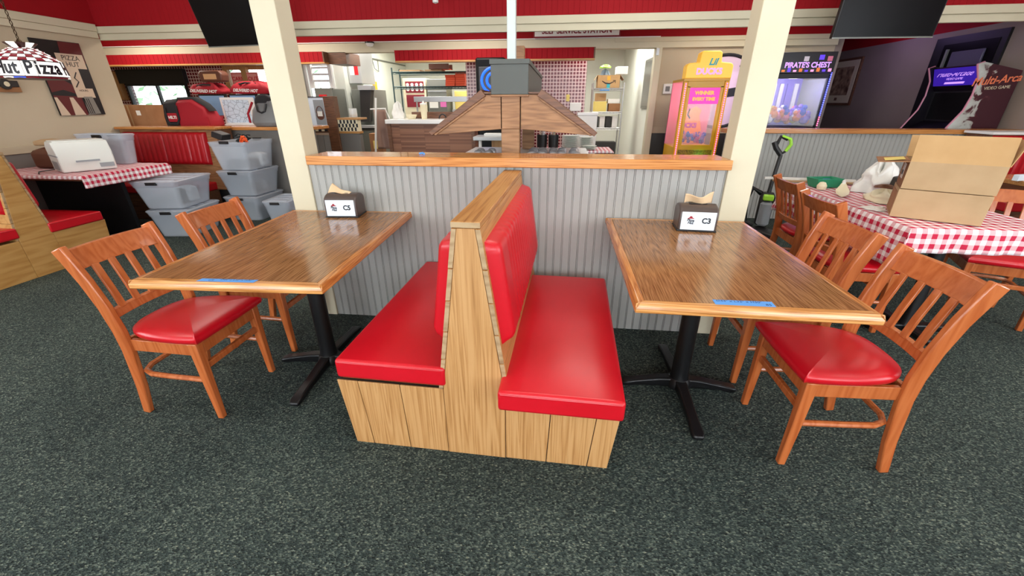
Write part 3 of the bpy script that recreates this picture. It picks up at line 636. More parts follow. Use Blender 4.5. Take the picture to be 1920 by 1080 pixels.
def printer():
    t = thing('printer', 'white box printer lying on the left gingham table', 'printer', (-4.92, 1.44, .762), 62)
    # local: x width, y depth (front at -y)
    MB().prism([(-.17, 0), (.17, 0), (.17, .24), (.10, .285), (-.13, .285), (-.185, .18)], 'x', -.21, .21).build('body', 'printer_white', t, .012)
    B(-.212, .212, -.18, .165, .148, .16).build('seam_band', 'printer_gray', t); B(-.19, .19, -.12, .12, .283, .294).build('top_tray', 'printer_white', t, .004); B(-.09, .09, -.19, -.17, .092, .108).build('handle_recess', 'printer_gray', t)
    B(-.214, -.208, -.12, .10, .02, .10).build('vent_panel', 'printer_gray', t); B(.08, .19, -.186, -.176, .03, .07).build('label_patch', 'printer_gray', t)
    MB().tube([(-.05, .17, .02), (-.2, .24, .004), (-.33, .14, .004), (-.36, -.05, .004)], .005, 6).build('power_cord', 'black_plastic', t)
printer()
def bin_(label, loc, rz, w, l, h, lid=True, open_=False, fill=None):
    t = thing('storage_bin', label, 'plastic bin', loc, rz, 'translucent plastic storage bins')
    def ring(k, z, ins=0):
        r = .05; pts = []
        for cx, cy, a0 in ((1, 1, 0), (-1, 1, 90), (-1, -1, 180), (1, -1, 270)):
            for a in (0, 30, 60, 90): pts.append((cx*(w/2*k-r-ins)+r*math.cos(R(a0+a)), cy*(l/2*k-r-ins)+r*math.sin(R(a0+a)), z))
        return pts
    hb = h-.028 if lid else h
    rings = [ring(.80, 0), ring(.82, .03), ring(.95, hb-.05), ring(.97, hb-.045), ring(1.0, hb), ring(.985, hb, .004), ring(.94, hb-.05, .004), ring(.80, .012, .004)]
    MB().loft(rings).build('tub', 'bin_plastic', t, ang=40)
    if lid:
        lo = MB().loft([ring(1.02, hb), ring(1.03, hb+.012), ring(1.0, hb+.02), ring(.92, hb+.02), ring(.90, hb+.012)]).build('lid', 'bin_plastic', t, ang=40)
        for i in range(4): B(-w*.36, w*.36, -l*.36+i*l*.24-.02, -l*.36+i*l*.24+.02, hb+.011, hb+.018).build('lid_rib', 'bin_plastic', lo, .004)
    for s in (-1, 1): B(-.055, .055, s*(l/2)*1.02-.014, s*(l/2)*1.02+.014, hb-.02, hb+.012).build('latch', 'black_plastic', t, .003)
    if fill:
        rnd = random.Random(len(label))
        for i in range(3):
            x = rnd.uniform(-w*.2, w*.2); y = -l*.25+i*l*.24; s = rnd.uniform(.06, .1)
            cushion(x-s, x+s, y-s*.8, y+s*.8, .016, .016+rnd.uniform(.06, .16), .02).build('contents', ('charcoal_fabric', 'mid_gray', 'white')[i], t, .02)
    return t
bin_('clear lidded bin on the carpet, lower of the pair nearest the plywood booth', (-4.34, 1.84, 0), 8, .46, .60, .315, fill=1)
bin_('clear lidded bin stacked on another beside the gingham booth table', (-4.40, 1.86, .316), 8, .50, .62, .315, fill=1)
bin_('clear lidded bin on the carpet at the bottom of the three-high stack', (-4.0, 2.58, 0), 0, .46, .58, .315, fill=1)
bin_('clear lidded bin in the middle of the three-high stack', (-4.0, 2.59, .316), 0, .47, .58, .315, fill=1)
bin_('open clear bin full of cables on top of the three-high stack', (-4.0, 2.59, .632), 0, .49, .58, .33, lid=False, fill=1)
bin_('small clear bin on the carpet nearest the cream pillar', (-3.46, 2.42, 0), 4, .34, .50, .30, fill=1)
bin_('clear lidded bin standing behind the white printer', (-5.10, 1.90, .765), 0, .62, .17, .325, fill=None)
def cables(name, label, c, r, mat_, n, seed, rad=.008):
    rnd = random.Random(seed); pts = []
    for i in range(n*10):
        a = 2*math.pi*i/10; k = r*(.75+.25*math.sin(i*.9+seed))
        pts.append((c[0]+k*math.cos(a), c[1]+k*.8*math.sin(a+seed), c[2]+.5*r*math.sin(i*.37+seed)+.02*math.sin(a*2)))
    o = MB().tube(pts, rad, 6).build(name, mat_); tag(o, label, 'cable')
cables('cable_coil', 'tangle of black cables poking out of the top bin', (-3.95, 2.56, .985), .075, 'black_plastic', 4, 2)
cables('cable_coil', 'bright orange cable coil in the top bin', (-3.83, 2.42, .985), .045, 'orange_plastic', 5, 3, .007)
o = B(-.08, .06, -.09, .06, 0, .07, M=Matrix.Translation((-4.10, 2.42, .995)) @ Matrix.Rotation(R(18), 4, 'Y')).build('adapter_box', 'black_plastic', None, .01); tag(o, 'black device leaning in the top bin', 'device')
# folded gingham bundle by the pillar
def bundle():
    mb = MB()
    def fn(u, v):
        a = u*2*math.pi; k = 1+.18*math.sin(5*a+v*7); r = .09*(1-.3*abs(v-.5))*k
        return (-3.08+r*math.cos(a)+.05*v, 2.35+r*math.sin(a), .12+.46*v)
    mb.grid(fn, 30, 14, lambda u, v: (u*.6, v*.5)); o = mb.build('tablecloth_bundle', 'gingham', ang=80); tag(o, 'bunched red gingham cloth hanging behind the left pillar', 'tablecloth')
    B(-3.2, -3.0, 2.28, 2.46, 0, .10).build('bundle_box', 'kraft', None, .003); tag(bpy.data.objects['bundle_box'], 'low carton under the bunched gingham cloth', 'box')
bundle()
# items behind the printer
o = cushion(-5.55, -5.28, 1.45, 1.70, .762, .93, .04).build('cloth_bag', 'leather_brown', None, .03); tag(o, 'dark slumped bag by the wall behind the printer', 'bag')
o = cushion(-5.52, -5.30, 1.50, 1.66, .985, 1.03, .02).build('paper_sack', 'kraft', None, .012); tag(o, 'crumpled kraft paper on the dark bag by the left wall', 'paper')

# pendant lamp ---------------------------------------------------------
def pendant():
    t = thing('pendant_lamp', 'stained glass pendant lamp with black lettering and red checks', 'lamp', (-4.37, .9, 1.575))
    def ringp(r, z, n, off=0): return [(r*math.cos(2*math.pi*(i+off)/n), r*math.sin(2*math.pi*(i+off)/n), z) for i in range(n)]
    n = 12
    def quadpane(r0, z0, r1, z1, n, name, mats):
        q = []; g = .0035; a0 = 2*math.pi/n
        def P(r, z, a): return Vector((r*math.cos(a), r*math.sin(a), z))
        da = a0/2*.96
        pts = [P(r0, z0+g, -da), P(r0, z0+g, da), P(r1, z1-g, da), P(r1, z1-g, -da)]
        nrm = (pts[1]-pts[0]).cross(pts[3]-pts[0]).normalized()*.003
        vs_ = pts+[p+nrm for p in pts]; fs = [(0, 3, 2, 1), (4, 5, 6, 7), (0, 1, 5, 4), (1, 2, 6, 5), (2, 3, 7, 6), (3, 0, 4, 7)]
        prot = {}
        for i in range(n):
            m = mats[i % len(mats)]
            if m not in prot: prot[m] = MB().add(vs_, fs).build(name, m, t, rot=(0, 0, a0*i))
            else: share(prot[m], name, t, rot=(0, 0, a0*i))
    quadpane(.212, .015, .203, .125, 18, 'glass_pane', ['lamp_white'])
    quadpane(.207, .0, .212, .015, 18, 'rim_pane', ['lamp_red', 'lamp_red', 'lamp_white', 'lamp_blue', 'lamp_red', 'lamp_red'])
    rs = [(.203, .125), (.176, .150), (.148, .174), (.120, .196), (.092, .215), (.066, .226)]
    for k in range(5): quadpane(rs[k][0], rs[k][1], rs[k+1][0], rs[k+1][1], 24, 'glass_pane', ['lamp_white', 'lamp_red'] if k % 2 == 0 else ['lamp_red', 'lamp_white'])
    quadpane(.062, .226, .098, .265, 10, 'crown_pane', ['lamp_white', 'lamp_came'])
    MB().lathe([(.209, .0), (.2085, .016), (.1995, .124), (.064, .224), (.058, .222), (.195, .118), (.203, .01)], seg=36).build('came_frame', 'lamp_came', t, ang=60)
    MB().lathe([(.012, .226), (.02, .24), (.016, .275), (.006, .29)], seg=12).build('finial', 'chain', t)
    for i in range(34):
        z = .30+i*.033
        if 1.575+z > 2.99: break
        m = MB().tube([(.008*math.cos(a), 0, z+.018*math.sin(a)) for a in [k*math.pi/4 for k in range(9)]], .003, 5, cap=False); 
        l = m.build('chain_link', 'chain', t, rot=(0, 0, (i % 2)*R(90)))
    word = 'Pizza Hut '; full = word*3; N = len(full); wd = {'i': .6, 'z': .95, 'P': 1.35, 'H': 1.4, ' ': .55, 't': .75}
    ws = [wd.get(c, 1.0) for c in full]; tot = sum(ws); acc = 0; base = R(-40-1.35/2/sum(ws)*360)
    for c, w in zip(full, ws):
        a = base+2*math.pi*(acc+w/2)/tot; acc += w
        if c == ' ': continue
        r = .2145
        text('lettering', c, .135, 'lamp_black', t, (r*math.cos(a)*.985, r*math.sin(a)*.985, .075), (84, 0, math.degrees(a)+90), bold=.004, ext=.002, sx=.72)
    # electric bulb inside
    MB().lathe([(.008, .20), (.03, .16), (.035, .13), (.02, .10), (.004, .095)], seg=12).build('bulb', 'tube_white', t)
    l = bpy.data.lights.new('pendant_bulb', 'POINT'); l.energy = 12; l.color = (1, .85, .65); l.shadow_soft_size = .04; lo = bpy.data.objects.new('pendant_bulb', l); C.objects.link(lo); lo.location = (-4.37, .9, 1.64)
pendant()
def poster():
    t = thing('wall_poster', 'dark red and black photo collage poster on the beige left wall', 'poster', (-5.742, 2.30, 1.265))
    a, H = .255, .775     # local y -a..a, z 0..H
    Bx = lambda y0, y1, z0, z1, d=.004, e=.0: B(e, e+d, y0, y1, z0, z1)
    Bx(-a, a, 0, H, .012).build('backing', 'black_plastic', t); mat('photo_maroon', S(92, 24, 26), .5); mat('photo_tan', S(206, 184, 160), .6); mat('photo_black', S(30, 24, 26), .5); mat('photo_gray', S(128, 124, 116), .6)
    def poly(name, pts, m, e=.012): MB().prism(pts, 'x', e, e+.0015).build(name, m, t)
    poly('photo', [(.0, .62), (.25, .56), (.25, .77), (.02, .77)], 'photo_maroon'); poly('photo', [(-.25, .24), (-.12, .27), (.10, .20), (.10, .26), (-.2, .45), (-.25, .48)], 'photo_maroon'); poly('photo', [(-.25, .0), (.05, .0), (.05, .20), (-.25, .21)], 'photo_maroon', .0125)
    s = Bx(-.06, .235, .50, .65, .002, .0145).build('sheet', 'photo_tan', t); text('lettering', 'PIZZA', .072, 'photo_black', s, (.0168, .09, .605), (90, 0, 90)); text('lettering', 'HUT', .072, 'photo_black', s, (.0168, .09, .54), (90, 0, 90))
    s = Bx(.0, .13, .28, .50, .002, .0140).build('sheet', 'photo_tan', t); MB().tube([(.017, .03, .30), (.017, .08, .36), (.017, .05, .40), (.017, .09, .46)], .006, 5).build('scribble', 'photo_black', s)
    s = Bx(.0, .21, .19, .29, .002, .0135).build('sheet', 'photo_tan', t); text('lettering', 'HOURS', .03, 'photo_black', s, (.0158, .1, .265), (90, 0, 90))
    poly('photo', [(-.25, .0), (-.15, .0), (-.22, .19), (-.25, .19)], 'photo_tan', .0145); poly('photo', [(-.10, .0), (.02, .0), (-.05, .19), (-.09, .19)], 'photo_tan', .0145); poly('photo', [(.05, .0), (.20, .01), (.17, .2), (.07, .2)], 'photo_gray', .0145)
    for i in range(4): poly('stripe', [(.055+i*.022, .01), (.063+i*.022, .01), (.05+i*.022, .18), (.042+i*.022, .18)], 'photo_black', .016)
poster()
def plaque():
    t = thing('wall_plaque', 'small tan plaque with a dark wheel on the left wall under the lamp', 'plaque', (-5.745, 1.62, 1.50)); B(0, .02, -.16, .15, 0, .05).build('board', 'kraft_dark', t, .003); B(0, .03, -.16, .14, .05, .11).build('cart_body', 'dark_gray', t, .004)
    MB().lathe([(.02, 0), (.05, .005), (.05, .025), (.02, .03)], seg=18).xf(Matrix.Translation((.02, .02, .075)) @ Matrix.Rotation(R(90), 4, 'Y')).build('wheel', 'dark_gray', t); MB().lathe([(.005, .03), (.024, .032), (.024, .036), (.005, .038)], seg=16).xf(Matrix.Translation((.02, .02, .075)) @ Matrix.Rotation(R(90), 4, 'Y')).build('wheel_hub', 'ivory', t)
plaque()
def tv(label, loc, rot, w, h):
    t = thing('television', label, 'television', loc); t.rotation_euler = [R(a) for a in rot]
    B(-w/2, w/2, -.02, .02, 0, h).build('housing', 'black_plastic', t, .004); B(-w/2+.012, w/2-.012, -.0225, -.0195, .016, h-.012).build('screen', 'black_gloss', t); B(-w/2, w/2, -.024, -.02, 0, .010).build('lower_bezel', 'steel_dark', t)
    B(-.12, .12, .02, .08, h*.35, h*.7).build('mount', 'black_metal', t)
    MB().tube([(0, .06, h*.5), (0, .20, h*.9), (0, .30, 3.0-loc[2]-.05)], .02, 8).build('ceiling_pole', 'black_metal', t)
tv('black wall television hanging beside the left cream pillar', (-3.5, 2.40, 1.962), (14, 0, -7), .95, .55)
tv('black wall television hanging over the right half wall', (2.94, 2.36, 1.925), (5, 0, 3), .90, .54)
# ================================================================== right side
dup(c0, (1.905, .315, 0), 0, 'chair with its back to us at the left of the carton table, nearer one', 'chairs around the carton table')
dup(c0, (2.02, .965, 0), -3, 'chair tucked into the left side of the carton table, the far one beside the vacuum', 'chairs around the carton table')
dup(c0, (2.97, .50, 0), -112, 'chair on the far right side of the gingham carton table', 'chairs around the carton table')
def right_table():
    t = thing('dining_table', 'dining table under a gingham cloth carrying the cartons', 'table', (2.34, .62, 0)); B(-.41, .355, -.68, .68, .715, .752).build('tabletop', 'dark_wood', t)
    for y in (-.42, .42):
        MB().lathe([(.05, .04), (.04, .08), (.04, .715)], (0, y, 0), 16).build('column', 'black_metal', t)
        B(-.25, .25, y-.03, y+.03, 0, .045).build('base_arm', 'black_metal', t, .01); B(-.03, .03, y-.22, y+.22, 0, .04).build('base_arm', 'black_metal', t, .01)
    c = cloth('tablecloth', None, 1.925, 2.70, -.065, 1.305, .757, .24, .13, .135, .12, seed=2, flare=.014); tag(c, 'red and white gingham cloth hanging off the carton table', 'tablecloth')
right_table()
def cartons():
    M0 = (1.975, .185, .762); rz = -31
    t = thing('carton', 'closed brown carton, lower of the two on the gingham table', 'box', M0, rz); w, d, h = .385, .30, .16
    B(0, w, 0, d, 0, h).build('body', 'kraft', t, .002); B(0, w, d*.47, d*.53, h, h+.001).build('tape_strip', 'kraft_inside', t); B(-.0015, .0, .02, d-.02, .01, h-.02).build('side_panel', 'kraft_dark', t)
    t = thing('carton', 'open brown carton with raised flaps stacked on the other', 'box', (M0[0]+.008, M0[1]+.004, M0[2]+h+.004), rz); h2 = .15; k = .004
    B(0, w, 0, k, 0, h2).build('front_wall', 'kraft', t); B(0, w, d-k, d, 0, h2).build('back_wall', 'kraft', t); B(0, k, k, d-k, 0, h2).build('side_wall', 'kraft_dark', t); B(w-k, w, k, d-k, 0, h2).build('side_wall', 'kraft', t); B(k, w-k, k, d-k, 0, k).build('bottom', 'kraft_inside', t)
    B(0, w, 0, k, 0, .145, M=Matrix.Translation((0, 0, h2)) @ Matrix.Rotation(R(-14), 4, 'X')).build('front_flap', 'kraft_inside', t)
    B(0, w, -k, 0, 0, .145, M=Matrix.Translation((0, d, h2)) @ Matrix.Rotation(R(-35), 4, 'X')).build('back_flap', 'kraft_inside', t)
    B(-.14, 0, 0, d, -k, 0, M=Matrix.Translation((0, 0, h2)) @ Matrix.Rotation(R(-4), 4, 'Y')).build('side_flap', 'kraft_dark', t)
    B(0, k, 0, d, 0, .13, M=Matrix.Translation((w, 0, h2)) @ Matrix.Rotation(R(12), 4, 'Y')).build('side_flap', 'kraft_inside', t)
    l = B(-.002, 0, .12, .21, .04, .125).build('shipping_label', 'paper', t); B(-.003, -.002, .135, .195, .06, .085).build('barcode', 'ink', l)
    B(-.09, .0, .05, .19, 0, .002, M=Matrix.Translation((-.02, 0, h2+.006)) @ Matrix.Rotation(R(-8), 4, 'Y')).build('paper_slip', 'yellow_paper', t)
cartons()
def crumple(name, label, cat, c, sx, sy, sz, m, seed, rz=0, n=22, amp=.25):
    rnd = random.Random(seed); ph = [rnd.uniform(0, 6.28) for _ in range(8)]
    rings = []
    for j in range(n+1):
        th = math.pi*(j/n)*.5; ring_ = []
        for i in range(26):
            a = 2*math.pi*i/26; k = 1+amp*(math.sin(3*a+ph[0]+2*th)*.5+math.sin(7*a+ph[1])*.3+.35*math.sin(5*th*2+ph[2]+2*a))
            rr = math.cos(th)*k+.02; ring_.append((sx*rr*math.cos(a), sy*rr*math.sin(a), sz*math.sin(th)*(1+.25*math.sin(4*a+ph[3]))))
        rings.append(ring_)
    o = MB().loft(rings).build(name, m, None, ang=80, loc=c, rot=(0, 0, R(rz))); return tag(o, label, cat)
crumple('plastic_bag', 'crumpled white plastic bag leaning on the cartons', 'bag', (2.42, 1.00, .762), .17, .11, .20, 'white', 3, 40, amp=.42)
crumple('plastic_bag', 'flat white paper and plastic pile at the foot of the cartons', 'bag', (2.22, .62, .762), .09, .11, .07, 'ivory', 9, 20)
o = crumple('paper_sheet', 'loose white sheet under the near corner of the cartons', 'paper', (2.02, .38, .761), .06, .07, .012, 'paper', 5, -30); 
def tub(name, label, c, w, l, h, m, rz=0):
    t = MB(); r0 = lambda k, z: [(sx*w/2*k, sy*l/2*k, z) for sx, sy in ((-1, -1), (1, -1), (1, 1), (-1, 1))]
    o = t.loft([r0(.8, 0), r0(1, h), r0(.94, h), r0(.76, .008)]).build(name, m, None, .006, loc=c, rot=(0, 0, R(rz))); return tag(o, label, 'tub')
tub('tub', 'small green plastic tub on the carton table', (2.12, 1.14, .762), .22, .13, .07, 'green_plastic', 10)
o = B(-.03, .03, -.02, .02, 0, .05).build('small_box', 'blue', None, .006, loc=(2.14, 1.14, .772)); tag(o, 'blue packet inside the green tub', 'packet')
def shoe():
    t = thing('scoop', 'long ivory plastic scoop lying on the carton table', 'scoop', (2.10, .86, .764), 60)
    MB().loft([[(x, y*w, z+zz*w*.4) for y, zz in ((-.5, .5), (0, 0), (.5, .5), (.45, .62), (0, .18), (-.45, .62))] for x, w, z in ((-.16, .03, .0), (-.12, .075, 0), (.0, .085, .005), (.08, .05, .03), (.15, .03, .045))]).build('blade', 'ivory', t, ang=60)
    MB().tube([(.14, 0, .055), (.2, 0, .06)], .012, 8).build('handle', 'white', t)
shoe()
o = MB().lathe([(.004, 0), (.03, .004), (.034, .03), (.02, .055), (.004, .06)], (2.03, 1.0, .763), 14).build('knob', 'ivory'); tag(o, 'small round ivory knob in front of the green tub', 'knob')
o = B(-.09, .09, -.07, .07, .012, .14, M=Matrix.Rotation(R(6), 4, 'X')).build('dark_case', 'dark_gray', None, .008, loc=(2.42, .74, .765), rot=(0, 0, R(35))); tag(o, 'dark grey case between the white bag and the cartons', 'case')
t = thing('wooden_strip', 'pair of long thin boards laid across the back of the carton table', 'board', (2.15, 1.30, .764), -8); B(-.32, .36, -.02, .03, 0, .012).build('strip', 'oak_end', t); B(-.38, .30, .03, .05, .012, .03).build('strip', 'white', t)
o = MB().tube([(2.19+.05*math.cos(a), .60+.045*math.sin(a), .862+.004*math.sin(2*a)) for a in [k*math.pi/8 for k in range(17)]], .008, 6).build('tape_ring', 'dark_wood'); tag(o, 'brown packing tape ring on the white plastic pile', 'tape')
def vacuum():
    t = thing('upright_vacuum', 'black upright vacuum with a lime green handle beside the right pillar', 'vacuum', (2.31, 2.36, 0), -20)
    MB().prism([(-.15, .0), (.15, 0), (.13, .07), (.0, .10), (-.13, .07)], 'y', -.24, .02).build('floor_head', 'black_plastic', t, .02)
    MB().lathe([(.05, .1), (.075, .12), (.078, .42), (.05, .47)], (0, .04, 0), 18).build('motor_body', 'black_plastic', t); MB().lathe([(.04, .12), (.062, .14), (.062, .36), (.04, .38)], (0, -.05, .0), 18).build('dust_cup', 'bin_plastic', t); B(-.05, .05, -.10, -.02, .40, .46).build('cup_lid', 'lime', t, .012)
    MB().tube([(0, .04, .45), (.01, .07, .62), (.03, .12, .86)], .020, 10).build('handle_pole', 'black_plastic', t); MB().tube([(.03, .12, .86), (-.03, .12, .93), (-.06, .12, .99)], .026, 8).build('grip_stem', 'black_plastic', t)
    MB().tube([(-.03, .12, .97), (-.01, .12, 1.045), (.06, .12, 1.02)], .018, 8).build('handle_bow', 'black_plastic', t); MB().tube([(.0, .12, 1.05), (.085, .12, 1.02), (.10, .12, .97), (.065, .12, .90)], .018, 8).build('handle_grip', 'lime', t); MB().tube([(.065, .12, .90), (.03, .12, .87)], .012, 8).build('handle_bow', 'black_plastic', t)
    MB().tube([(-.06, .1, .44), (-.16, .1, .50), (-.20, .08, .35), (-.17, .06, .12), (-.08, .05, .08)], .028, 10).build('hose', 'black_plastic', t)
vacuum()
def right_booth():
    t = thing('booth_bench', 'red channelled booth bench at the right edge beside the right wall', 'bench', (4.75, 2.72, 0)); B(-.16, .44, -.45, .0, 0, .34).build('base', 'dark_wood', t, .003); cushion(-.16, .44, -.46, .05, .34, .44, .02).build('seat_cushion', 'red_vinyl', t, .015)
    B(-.18, .44, .0, .30, .34, 1.06).build('back', 'dark_wood', t, .003); B(-.20, .445, -.03, .32, 1.06, 1.085).build('top_cap', 'white', t, .003)
    p = pad(.60, .44, .05, .03, 8, .02, .02, .012); mm = Matrix((Vector((1, 0, 0)), Vector((0, 0, 1)), Vector((0, -1, 0)))).transposed().to_4x4(); mm.translation = (-.17, -.001, .61); p.xf(mm).build('backrest', 'red_vinyl', t, ang=60)
    t = thing('booth_table', 'wooden booth table top at the far right edge behind the cartons', 'table', (4.40, 1.62, 0)); B(-.45, .72, -.30, .36, .72, .76).build('tabletop', 'oak_edge_x', t, .004); MB().lathe([(.2, .0), (.2, .02), (.04, .05), (.04, .72)], (.2, .03, 0), 18).build('pedestal', 'black_metal', t)
    o = B(-.06, .06, -.02, .02, 0, .05).build('card_holder', 'paper_blue', None, .002, loc=(3.95, 1.60, .761), rot=(0, 0, R(20))); tag(o, 'pale blue card on the far right booth table', 'card')
right_booth()
# ================================================================== order counter and kitchen
def check_tiles(parent, x0, z0, cols, rows, w, h, y, th=.004):
    for j in range(rows):
        for i in range(cols):
            B(x0+i*w+.001, x0+(i+1)*w-.001, y-th, y, z0+j*h+.001, z0+(j+1)*h-.001).build('tile', 'ink' if (i+j) % 2 else 'ivory', parent)
def order_counter():
    t = thing('order_counter', 'grey panelled order counter with checker tiles and a wood post', 'counter', (0, 0, 0))
    bd = B(-5.6, -3.60, 4.012, 4.5, 0, .955).build('body', 'bead_gray', t)
    for i in range(20): B(-5.6+i*.1+.002, -5.6+(i+1)*.1-.002, 4.0, 4.013, 0, .93).build('plank', 'bead_gray', bd)
    B(-5.6, -3.58, 3.985, 4.5, .93, .965).build('rail', 'photo_tan', t); B(-5.6, -3.58, 3.98, 4.5, .965, 1.03).build('ledge_wood', 'dark_wood', t); B(-5.6, -3.52, 3.97, 4.5, 1.03, 1.06).build('worktop', 'dark_wood', t, .004); check_tiles(t, -4.40, .985, 16, 1, .05, .03, 3.979)
    B(-3.58, -3.42, 3.96, 4.1, 0, 1.48).build('post', 'dark_wood', t, .004)
    B(-3.42, -3.10, 4.0, 4.10, 0, .955).build('return_panel', 'wainscot', t); B(-3.43, -3.08, 3.98, 4.10, .955, .985).build('return_rail', 'oak_booth_x', t); B(-3.42, -3.10, 3.99, 4.10, .985, 1.15).build('return_face', 'ivory', t); check_tiles(t, -3.415, .99, 11, 3, .0285, .053, 3.989); B(-3.43, -3.08, 3.975, 4.30, 1.15, 1.178).build('return_top', 'oak_booth_x', t, .003)
    s = thing('display_panel', 'framed pale panel with a round basket picture on the order counter', 'sign', (-3.70, 3.99, 1.061)); B(-.17, .115, 0, .012, 0, .40).build('pane', 'paper_blue', s); B(-.175, .12, -.004, .016, .40, .415).build('frame', 'dark_gray', s)
    B(-.06, .10, -.003, 0, .02, .37).build('picture', 'printer_gray', s); MB().lathe([(.001, 0), (.062, 0), (.062, .003), (.001, .003)], seg=20).xf(Matrix.Translation((.022, -.003, .15)) @ Matrix.Rotation(R(90), 4, 'X')).build('picture_basket', 'leather_brown', s); MB().tube([(.022+.055*math.cos(a), -.006, .18+.10*math.sin(a)) for a in [k*math.pi/10 for k in range(11)]], .006, 6).build('picture_handle', 'leather_brown', s); B(-.02, .06, -.0065, -.005, .14, .21).build('picture_fill', 'paper', s)
    g = thing('glass_beaker', 'clear glass jar on the checkered return of the counter', 'jar', (-3.25, 4.2, 1.179)); MB().lathe([(.05, 0), (.06, .004), (.06, .13), (.057, .13), (.055, .008)], seg=16).build('glass', 'jar_glass', g); MB().lathe([(.045, .01), (.05, .012), (.05, .04), (.01, .04)], seg=14).build('contents', 'kraft', g)
order_counter()
# ---- on the left ledge
t = thing('carton', 'brown carton with a white label on the ledge by the left wall', 'box', (-5.86, 3.14, 1.101), 2); B(-.25, .25, -.15, .15, 0, .27).build('body', 'kraft_dark', t, .003); l = B(-.20, -.05, -.152, -.15, .05, .15).build('label', 'paper', t); B(.10, .16, -.152, -.15, .14, .20, ).build('sticker', 'paper', t); B(-.01, .01, -.1515, .1515, .0, .2705).build('tape_strip', 'kraft', t)
def tool_bag():
    t = thing('tool_bag', 'red and black tool bag with carrying strap on the left ledge', 'bag', (-5.01, 3.10, 1.101), 2)
    def ring(x, k, top): return [(x, -.15*k, 0), (x, -.155*k, .12), (x, -.12*k, top*.85), (x, -.05*k, top), (x, .05*k, top), (x, .12*k, top*.85), (x, .155*k, .12), (x, .15*k, 0)]
    MB().loft([ring(-.11, 1, .34), ring(.10, 1, .35), ring(.25, 1, .25), ring(.31, .95, .08)]).build('body', 'red_fabric', t, .012, ang=60)
    MB().loft([ring(-.30, .95, .28), ring(-.29, 1.01, .33), ring(-.11, 1.02, .345)]).build('end_panel', 'charcoal_fabric', t, .012, ang=60)
    MB().loft([[(x, y, z+dz) for y, dz in ((-.07, .0), (-.05, .03), (.05, .03), (.07, .0))] for x, z in ((-.12, .33), (.10, .338), (.25, .25), (.30, .19))]).build('zip_flap', 'charcoal_fabric', t, ang=60)
    MB().tube([(-.25, -.155, .24), (-.255, -.165, .08), (-.21, -.17, .03), (-.12, -.17, .03), (-.08, -.165, .1), (-.09, -.15, .26)], .013, 8).build('strap', 'charcoal_fabric', t)
    p = B(-.235, -.10, -.168, -.158, .06, .17).build('badge', 'red_fabric', t, .004); text('lettering', 'HILTI', .05, 'white', p, (-.167, -.1695, .115), (90, 0, 0), bold=.002)
tool_bag()
def hand_bag():
    t = thing('hand_bag', 'grey and black cloth bag at the end of the left ledge', 'bag', (-3.92, 3.12, 1.101)); 
    MB().loft([[(x*w, y*d, z) for x, y in ((-1, -.6), (-.6, -1), (.6, -1), (1, -.6), (1, .6), (.6, 1), (-.6, 1), (-1, .6))] for z, w, d in ((0, .17, .13), (.05, .20, .15), (.2, .17, .12), (.31, .10, .06), (.33, .06, .04))]).build('body', 'mid_gray', t, .01, ang=60)
    MB().loft([[(x*w-.02, y*d, z) for x, y in ((-1, -.6), (-.6, -1), (.6, -1), (1, -.6), (1, .6), (.6, 1), (-.6, 1), (-1, .6))] for z, w, d in ((.28, .12, .075), (.35, .10, .06), (.39, .05, .04))]).build('top_flap', 'charcoal_fabric', t, .01, ang=60)
    MB().tube([(-.07, -.11, .28), (-.05, -.13, .19), (.0, -.135, .17), (.05, -.13, .19), (.07, -.11, .28)], .012, 8).build('strap', 'black_plastic', t); MB().tube([(-.2, -.12, .05), (-.19, -.14, .16), (-.12, -.1, .3)], .014, 8).build('strap', 'red_fabric', t)
hand_bag()
def pos():
    t = thing('service_table', 'wood service table carrying the order screens', 'table', (-4.95, 3.9, 0)); B(-.95, .95, -.25, .05, 1.0, 1.04).build('top', 'oak_cap', t, .003)
    for x in (-.9, .9): B(x-.03, x+.03, -.22, .02, 0, 1.0).build('leg', 'dark_wood', t)
    t = thing('map_board', 'white framed delivery map standing on the left ledge', 'sign', (-4.53, 3.38, 1.101), 6); B(-.235, .235, -.012, .012, .0, .36).build('frame', 'white', t, .004); mp = B(-.205, .165, -.0145, -.012, .035, .33).build('map', 'map_print', t); B(-.235, .26, -.09, .0, 0, .02).build('foot', 'white', t, .004)
    for x, lab in ((-5.22, 'dark order screen left of the delivery map, under the red bags'), (-4.72, 'dark order screen behind the delivery map'), (-4.22, 'dark order screen beside the grey cloth bag')):
        m = thing('order_screen', lab, 'monitor', (x, 3.78, 1.041), 0, 'order screens'); B(-.10, .10, -.08, .08, 0, .03).build('base', 'black_plastic', m, .004); MB().tube([(0, .03, .02), (0, .03, .2)], .02, 8).build('stand', 'black_plastic', m); f = B(-.22, .22, -.02, .03, .16, .47).build('housing', 'black_plastic', m, .006); B(-.20, .20, -.0225, -.02, .18, .45).build('screen', 'screen_soft', m)
mat('screen_soft', S(120, 150, 180), .15, emit=S(120, 160, 200), es=.25)
def map_print():
    m = mat('map_print', S(200, 220, 236), .6); b = m.node_tree.nodes['Principled BSDF']; tc = nd(m, 'ShaderNodeTexCoord'); v = nd(m, 'ShaderNodeTexVoronoi', feature='DISTANCE_TO_EDGE'); v.inputs['Scale'].default_value = 16; lk(m, tc.outputs['Object'], v.inputs['Vector']); r = ramp(m, [(.0, S(120, 140, 160)), (.06, S(206, 224, 238))]); lk(m, v.outputs[0], r.inputs[0]); lk(m, r.outputs[0], b.inputs['Base Color'])
map_print(); pos()
